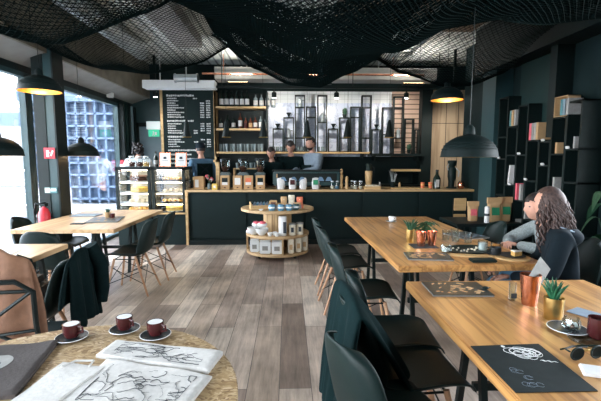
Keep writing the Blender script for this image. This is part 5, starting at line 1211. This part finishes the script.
# ------------------------------------------------------------------ people
def skin_mesh(V, E, Rr, root=0, sub=2):
    me = bpy.data.meshes.new('t'); me.from_pydata([Vector(v) for v in V], E, [])
    o = bpy.data.objects.new('t', me); C.objects.link(o)
    o.modifiers.new('k', 'SKIN').use_smooth_shade = True
    for i, r in enumerate(Rr):
        me.skin_vertices[0].data[i].radius = (r, r) if not isinstance(r, tuple) else r
        me.skin_vertices[0].data[i].use_root = (i == root)
    q = o.modifiers.new('s', 'SUBSURF'); q.levels = sub
    dg = bpy.context.evaluated_depsgraph_get(); dg.update()
    m2 = bpy.data.meshes.new_from_object(o.evaluated_get(dg)); bpy.data.objects.remove(o); bpy.data.meshes.remove(me)
    return m2
def head_mesh(b, c, yaw=0, pitch=0, s=1.0):
    m4 = Matrix.Translation(c) @ Matrix.Rotation(yaw, 4, 'Z') @ Matrix.Rotation(pitch, 4, 'X') @ Matrix.Scale(s, 4)
    q = bmesh.ops.create_icosphere(b.bm, subdivisions=4, radius=1)
    for v in q['verts']:
        x, y, z = v.co; zz = z*.118
        w_ = .076*(1-.28*max(0, -z)**1.5); d = .096*(1-.18*max(0, -z)**2)
        X, Y_ = x*w_, y*d
        if y > 0:
            Y_ += .010*math.exp(-((z+.75)/.2)**2)*(1-abs(x))          # chin
            Y_ += .024*math.exp(-(x/.14)**2)*math.exp(-((z+.10)/.17)**2)   # nose
            Y_ -= .009*math.exp(-((abs(x)-.42)/.16)**2)*math.exp(-((z-.12)/.12)**2)  # eye sockets
            Y_ += .007*math.exp(-(x/.3)**2)*math.exp(-((z+.45)/.07)**2)    # lips
            Y_ += .004*math.exp(-((z-.3)/.1)**2)*(1-abs(x))
        v.co = (X, Y_, zz)
    bmesh.ops.transform(b.bm, matrix=m4, verts=q['verts'])
    for sx in (-1, 1):
        q = bmesh.ops.create_icosphere(b.bm, subdivisions=2, radius=1)
        bmesh.ops.scale(b.bm, vec=(.010, .019, .030), verts=q['verts']); bmesh.ops.transform(b.bm, matrix=m4 @ Matrix.Translation((sx*.077, -.004, -.006)) @ Matrix.Rotation(sx*.3, 4, 'Z'), verts=q['verts'])
    return m4
def hand_mesh(b, wrist, direc, side, curl=.5, palm=Vector((0, 0, -1))):
    d = Vector(direc).normalized(); n = Vector(palm); n = (n-d*n.dot(d)).normalized(); s_ = d.cross(n)*side
    w_ = Vector(wrist)
    pm = skin_mesh([w_, w_+d*.045, w_+d*.085], [(0, 1), (1, 2)], [(.028, .018), (.036, .016), (.040, .014)], 0, 2); b.add(pm); bpy.data.meshes.remove(pm)
    for k, (off, L) in enumerate(((-.030, .068), (-.010, .078), (.010, .073), (.029, .056))):
        p0 = w_+d*.07+s_*off*.9; p = [p0]; a = 0
        for seg, fl in zip((.4, .32, .28), (.3, .9, .8)):
            a += curl*fl; p.append(p[-1]+(d*math.cos(a)+n*math.sin(a))*L*seg*1.25)
        m_ = skin_mesh(p, [(0, 1), (1, 2), (2, 3)], [.0095, .009, .0085, .007], 0, 1); b.add(m_); bpy.data.meshes.remove(m_)
    p0 = w_+d*.025-s_*.026; m_ = skin_mesh([p0, p0+(-s_*.6+d*.6+n*.2)*.035, p0+(-s_*.7+d*1.3+n*.5)*.038*1.2], [(0, 1), (1, 2)], [.012, .0105, .008], 0, 1); b.add(m_); bpy.data.meshes.remove(m_)
def person(label, loc, rz, J, top, trousers, hair, hm='hair', s=1., yaw=0, pitch=0, shoe='plastic', extra=None, curl=.6):
    t = thing('person', label, 'person', loc, rz, s=s)
    pel, che, nec, hd = J['pelvis'], J['chest'], J['neck'], J['head']
    mid = tuple((a+b_)/2 for a, b_ in zip(pel, che))
    V = [pel, mid, che, nec, tuple(Vector(nec).lerp(Vector(hd), .55))]; E_ = [(0, 1), (1, 2), (2, 3), (3, 4)]; Rr = [(.125, .095), (.12, .09), (.125, .09), .050, .046]
    def limb(chain, rs, frm):
        p = frm
        for q_, r in zip(chain, rs): V.append(q_); Rr.append(r); E_.append((p, len(V)-1)); p = len(V)-1
    for sd in ('L', 'R'):
        limb(J['arm'+sd], (.050, .040, .026), 2); limb(J['leg'+sd], (.078, .055, .036, .03), 0)
    b = MB(); bmn = skin_mesh(V, E_, Rr); b.add(bmn); bpy.data.meshes.remove(bmn)
    m4 = head_mesh(b, hd, yaw, pitch)
    for sd, sg in (('L', -1), ('R', 1)):
        a = J['arm'+sd]; hand_mesh(b, a[2], J.get('hand'+sd, tuple(Vector(a[2])-Vector(a[1]))), sg, curl)
    b.build('body', 'skin', t, smooth='all')
    for sx in (-1, 1):
        e = MB(); e.ball((0, 0, 0), (.010, .007, .006), 2); bmesh.ops.transform(e.bm, matrix=m4 @ Matrix.Translation((sx*.031, .0785, .014)), verts=e.bm.verts); e.build('eye', 'ink', t, smooth='all')
    # garments
    V2 = [tuple(Vector(pel)+Vector((0, 0, -.02))), mid, che, tuple(Vector(che).lerp(Vector(nec), .8))]; E2 = [(0, 1), (1, 2), (2, 3)]; R2 = [(.160, .125), (.155, .12), (.16, .12), .066]
    for sd in ('L', 'R'):
        p = 2
        for q_, r in zip(J['arm'+sd], (.072, .058, .040)): V2.append(q_); R2.append(r); E2.append((p, len(V2)-1)); p = len(V2)-1
    g_ = MB(); m_ = skin_mesh(V2, E2, R2); g_.add(m_); bpy.data.meshes.remove(m_); g_.build('top', top, t, smooth='all')
    V3 = [tuple(Vector(pel)+Vector((0, 0, .03))), pel]; E3 = [(0, 1)]; R3 = [(.145, .11), (.15, .115)]
    for sd in ('L', 'R'):
        p = 1
        for q_, r in zip(J['leg'+sd][:3], (.095, .072, .052)): V3.append(q_); R3.append(r); E3.append((p, len(V3)-1)); p = len(V3)-1
    g_ = MB(); m_ = skin_mesh(V3, E3, R3, 1); g_.add(m_); bpy.data.meshes.remove(m_); g_.build('trousers', trousers, t, smooth='all')
    for sd in ('L', 'R'):
        a, f_ = Vector(J['leg'+sd][2]), Vector(J['leg'+sd][3]); k_ = MB(); m_ = skin_mesh([a+Vector((0, -.05, -.05)), a.lerp(f_, .5)+Vector((0, 0, -.02)), f_+Vector((0, .02, 0))], [(0, 1), (1, 2)], [(.042, .045), .042, (.042, .028)]); k_.add(m_); bpy.data.meshes.remove(m_); k_.build('shoe', shoe, t, smooth='all')
    h = MB()
    hair(h, m4); bmesh.ops.transform(h.bm, matrix=m4, verts=h.bm.verts); h.build('hair', hm, t, smooth='all')
    if extra: extra(t, m4)
    return t
def cap_hair(h, back=.0, front=.35, low=-.35):
    q = bmesh.ops.create_icosphere(h.bm, subdivisions=4, radius=1)
    kill = []
    for v in q['verts']:
        x, y, z = v.co
        if (y > .25 and z < front+.1*abs(x)) or z < low or (y > -.1 and z < -.05 and abs(x) < 2 and y > -.0): kill.append(v)
        n = noise.noise(Vector((x, y, z))*4)*.05
        v.co = (x*(.084+n*.1), y*(.104+n*.1)-.002, z*.126+.002)
    bmesh.ops.delete(h.bm, geom=kill, context='VERTS')
def hair_short(h, m4): cap_hair(h)
def hair_bob(h, m4):
    cap_hair(h, low=-.75)
    for k in range(26):
        a = k*2.4; z_ = -.10+.22*(k/26); h.ball((.088*math.cos(a)*(1-.4*max(0, z_*5)), -.03+.095*math.sin(a)*(1-.3*max(0, z_*5)) if math.sin(a) < .3 else -.03, z_), (.032, .032, .032), 1)
def hair_beard(h, m4):
    cap_hair(h); q = bmesh.ops.create_icosphere(h.bm, subdivisions=3, radius=1); kill = []
    for v in q['verts']:
        x, y, z = v.co
        if z > -.38 or y < -.1 or (y > .8 and z > -.5 and abs(x) < .25): kill.append(v)
        v.co = (x*.068, y*.095+.008, z*.118-.012)
    bmesh.ops.delete(h.bm, geom=kill, context='VERTS')
def hair_curly(h, m4):
    cap_hair(h, low=-.6, front=.5); rn = random.Random(8)
    for k in range(170):
        a = rn.uniform(math.radians(160), math.radians(380)); el = rn.uniform(.0, 1.2)
        x0, y0, z0 = .080*math.cos(a)*math.cos(el), .098*math.sin(a)*math.cos(el), .118*math.sin(el)
        if y0 > .06: continue
        L = rn.uniform(.20, .34); fr = rn.uniform(45, 75); ph = rn.random()*6; pts = []; rs = []
        for s_ in range(18):
            f_ = s_/17; o = .035+.055*math.sin(min(1, f_*1.4)*2.2)
            rr = .011*(f_+.25)
            zz = z0-L*f_*f_*.4-L*f_*.75
            pts.append((x0*(1+o*9*min(1, f_*2)*.7)+rr*math.cos(fr*f_*.45+ph), y0*(1+o*7*min(1, f_*2)*.7)-.03*f_+rr*math.sin(fr*f_*.45+ph), zz)); rs.append(.0085*(1-.55*f_))
        h.tube(pts, rs, 5)
STAND = lambda lean=0, arms='down': dict(pelvis=(0, 0, .95), chest=(0, .02+lean*.5, 1.33), neck=(0, .01+lean*.8, 1.49), head=(0, .035+lean*1.1, 1.63),
    armL=[(-.19, .0+lean*.6, 1.40), (-.25, -.02+lean*.6, 1.12), (-.22, .14+lean, .93)] if arms == 'down' else [(-.19, lean*.6, 1.40), (-.27, .12+lean, 1.18), (-.12, .33+lean, 1.14)],
    armR=[(.19, .0+lean*.6, 1.40), (.25, -.02+lean*.6, 1.12), (.22, .14+lean, .93)] if arms == 'down' else [(.19, lean*.6, 1.40), (.27, .12+lean, 1.18), (.12, .33+lean, 1.14)],
    legL=[(-.10, 0, .88), (-.11, .02, .50), (-.11, -.01, .10), (-.13, .13, .04)], legR=[(.10, 0, .88), (.11, .02, .50), (.11, -.01, .10), (.13, .13, .04)])
person('person in a white top with tied dark hair serving behind the pastry cases', (-2.86, 7.78, 0), R(20), STAND(.03, 'front'), 'whitecl', 'blackcl', hair_bob, pitch=-.1)
def apron(t, m4):
    MB().grid(lambda u, v: ((u-.5)*.30, -.125-.012*math.sin(math.pi*u), .75+.62*v), 6, 8).build('apron_back', 'blackcl', t, solid=.01)
    MB().tube([(.13, -.13, 1.36), (-.02, -.145, 1.25), (-.13, -.13, 1.12)], .012, 6).tube([(-.13, -.13, 1.36), (.02, -.145, 1.25), (.13, -.13, 1.12)], .012, 6).build('apron_strap', 'navy', t)
def cap_apron(t, m4):
    apron(t, m4); c_ = MB(); c_.lathe([(.090, .02), (.092, .05), (.088, .09), (.06, .125), (0, .135)], n=28); c_.box((0, .12, .03), (.13, .10, .008))
    bmesh.ops.scale(c_.bm, vec=(.95, 1.16, 1), verts=c_.bm.verts); bmesh.ops.transform(c_.bm, matrix=m4, verts=c_.bm.verts); c_.build('cap', 'navy', t, smooth=True)
person('person in a dark cap and denim shirt seen from behind at the menu board', (-1.60, 7.55, 0), R(35), STAND(.03), 'denimsh', 'blackcl', hair_short, extra=cap_apron)
def apron_front(t, m4): MB().grid(lambda u, v: ((u-.5)*.26, .150+.012*math.sin(math.pi*u)+.02*v, .7+.55*v), 6, 8).build('apron', 'blackcl', t, solid=.01)
person('bearded person in a white shirt reaching across the espresso machine', (.50, 7.70, 0), R(125), STAND(.04, 'front'), 'hood', 'blackcl', hair_beard, s=1.07, extra=apron_front, pitch=-.15)
person('person with dark curls bent behind the machine beside the bearded one', (.06, 7.86, 0), R(175), STAND(.06), 'blackcl', 'blackcl', hair_short, pitch=-.5, s=1.03)
person('shorter dark haired person looking down at the end of the machine', (-.30, 7.80, 0), R(170), STAND(.08), 'blackcl', 'blackcl', hair_short, pitch=-.4, s=.96)
SIT = lambda lean, aL, aR, hdy=0: dict(pelvis=(0, -.02, .56), chest=(0, .03+lean*.5, .90), neck=(0, .04+lean*.85, 1.04), head=(0, .065+lean*1.1+hdy, 1.165),
    armL=aL, armR=aR, legL=[(-.10, .03, .54), (-.13, .44, .53), (-.13, .46, .12), (-.14, .60, .05)], legR=[(.10, .03, .54), (.13, .44, .53), (.13, .42, .12), (.14, .56, .05)])
# guest in grey sweater (behind), faces -X (local +Y)
person('person in a grey marl sweater leaning an elbow on the long table', (2.20, 3.10, 0), R(92),
       SIT(.17, [(-.19, .10, .97), (-.24, .32, .83), (-.02, .42, .84)], [(.19, .10, .97), (.27, .32, .83), (.08, .44, .84)]), 'greysw', 'jeans', hair_short, s=.92, pitch=-.1)
def hood(t, m4):
    MB().grid(lambda u, v: ((.115+.035*v)*math.cos(math.pi*(1.0+u))*(1-.15*v), (.09+.06*math.sin(v*math.pi))*math.sin(math.pi*(1.0+u))+.04, 1.01-.13*v*math.sin(math.pi*u)), 16, 8).build('hood', 'navy', t, solid=.02, smooth='all', sub=1)
    MB().grid(lambda u, v: ((.085+.055*v)*math.cos(math.pi*(1.0+u)), (.05+.07*v)*math.sin(math.pi*(1.0+u))+.04, 1.03-.05*v*math.sin(math.pi*u)), 16, 6).build('hood_lining', 'hood', t, solid=.008, smooth='all')
person('person with long curly brown hair in a navy hoodie, seated back turned', (1.87, 2.62, 0), R(62),
       SIT(.03, [(-.20, .03, .96), (-.27, .10, .70), (-.16, .32, .66)], [(.20, .03, .96), (.27, .12, .70), (.16, .34, .66)]), 'navy', 'jeans', hair_curly, 'hairb', s=.98, yaw=R(-28), extra=hood)

# ------------------------------------------------------------------ sub-parts under their parts
SUB = {'shade_lining': ('shade',), 'rim': ('shade', 'dish'), 'label': ('carton', 'pouch', 'body', 'glass', 'bag_body', 'cylinder'), 'label_band': ('carton',), 'stamp': ('carton',), 'cup_interior': ('cup_body',),
       'handle': ('cup_body', 'body', 'bowl', 'bag_body'), 'printing': ('sheet',), 'sheet': ('frame',), 'divider': ('frame',), 'cap': ('glass',), 'seal': ('bag_body',), 'folded_top': ('pouch',), 'buckle': ('flap',),
       'glaze_band': ('body',), 'icing': ('sponge',), 'base_ring': ('body',), 'backlit_shape': ('rear_panel',), 'sleeve': ('coat_body', 'jacket_body'), 'hopper_lid': ('hopper',), 'beans': ('hopper',), 'scribble': ('sheet',), 'faint_pattern': ('sheet',),
       'printed_panel': ('body',), 'front_panel': ('cabinet',), 'soil': ('pot',), 'ribbon': ('pouch',), 'hose': ('valve',), 'wrap': ('pouch',), 'lamp_lens': ('lamp_body',), 'hood_lining': ('hood',), 'apron_strap': ('apron_back',), 'window_pane': ('window_frame',)}
base = lambda o: o.name.split('.')[0]
ch_of = {}
for o in bpy.data.objects:
    if o.parent: ch_of.setdefault(o.parent, []).append(o)
for root, cs in list(ch_of.items()):
    if root.parent: continue
    for o in cs:
        for want in SUB.get(base(o), ()):
            p = next((q for q in cs if base(q) == want and q is not o and q.parent == root and tuple(q.location) == (0, 0, 0)), None)
            if p: o.parent = p; break
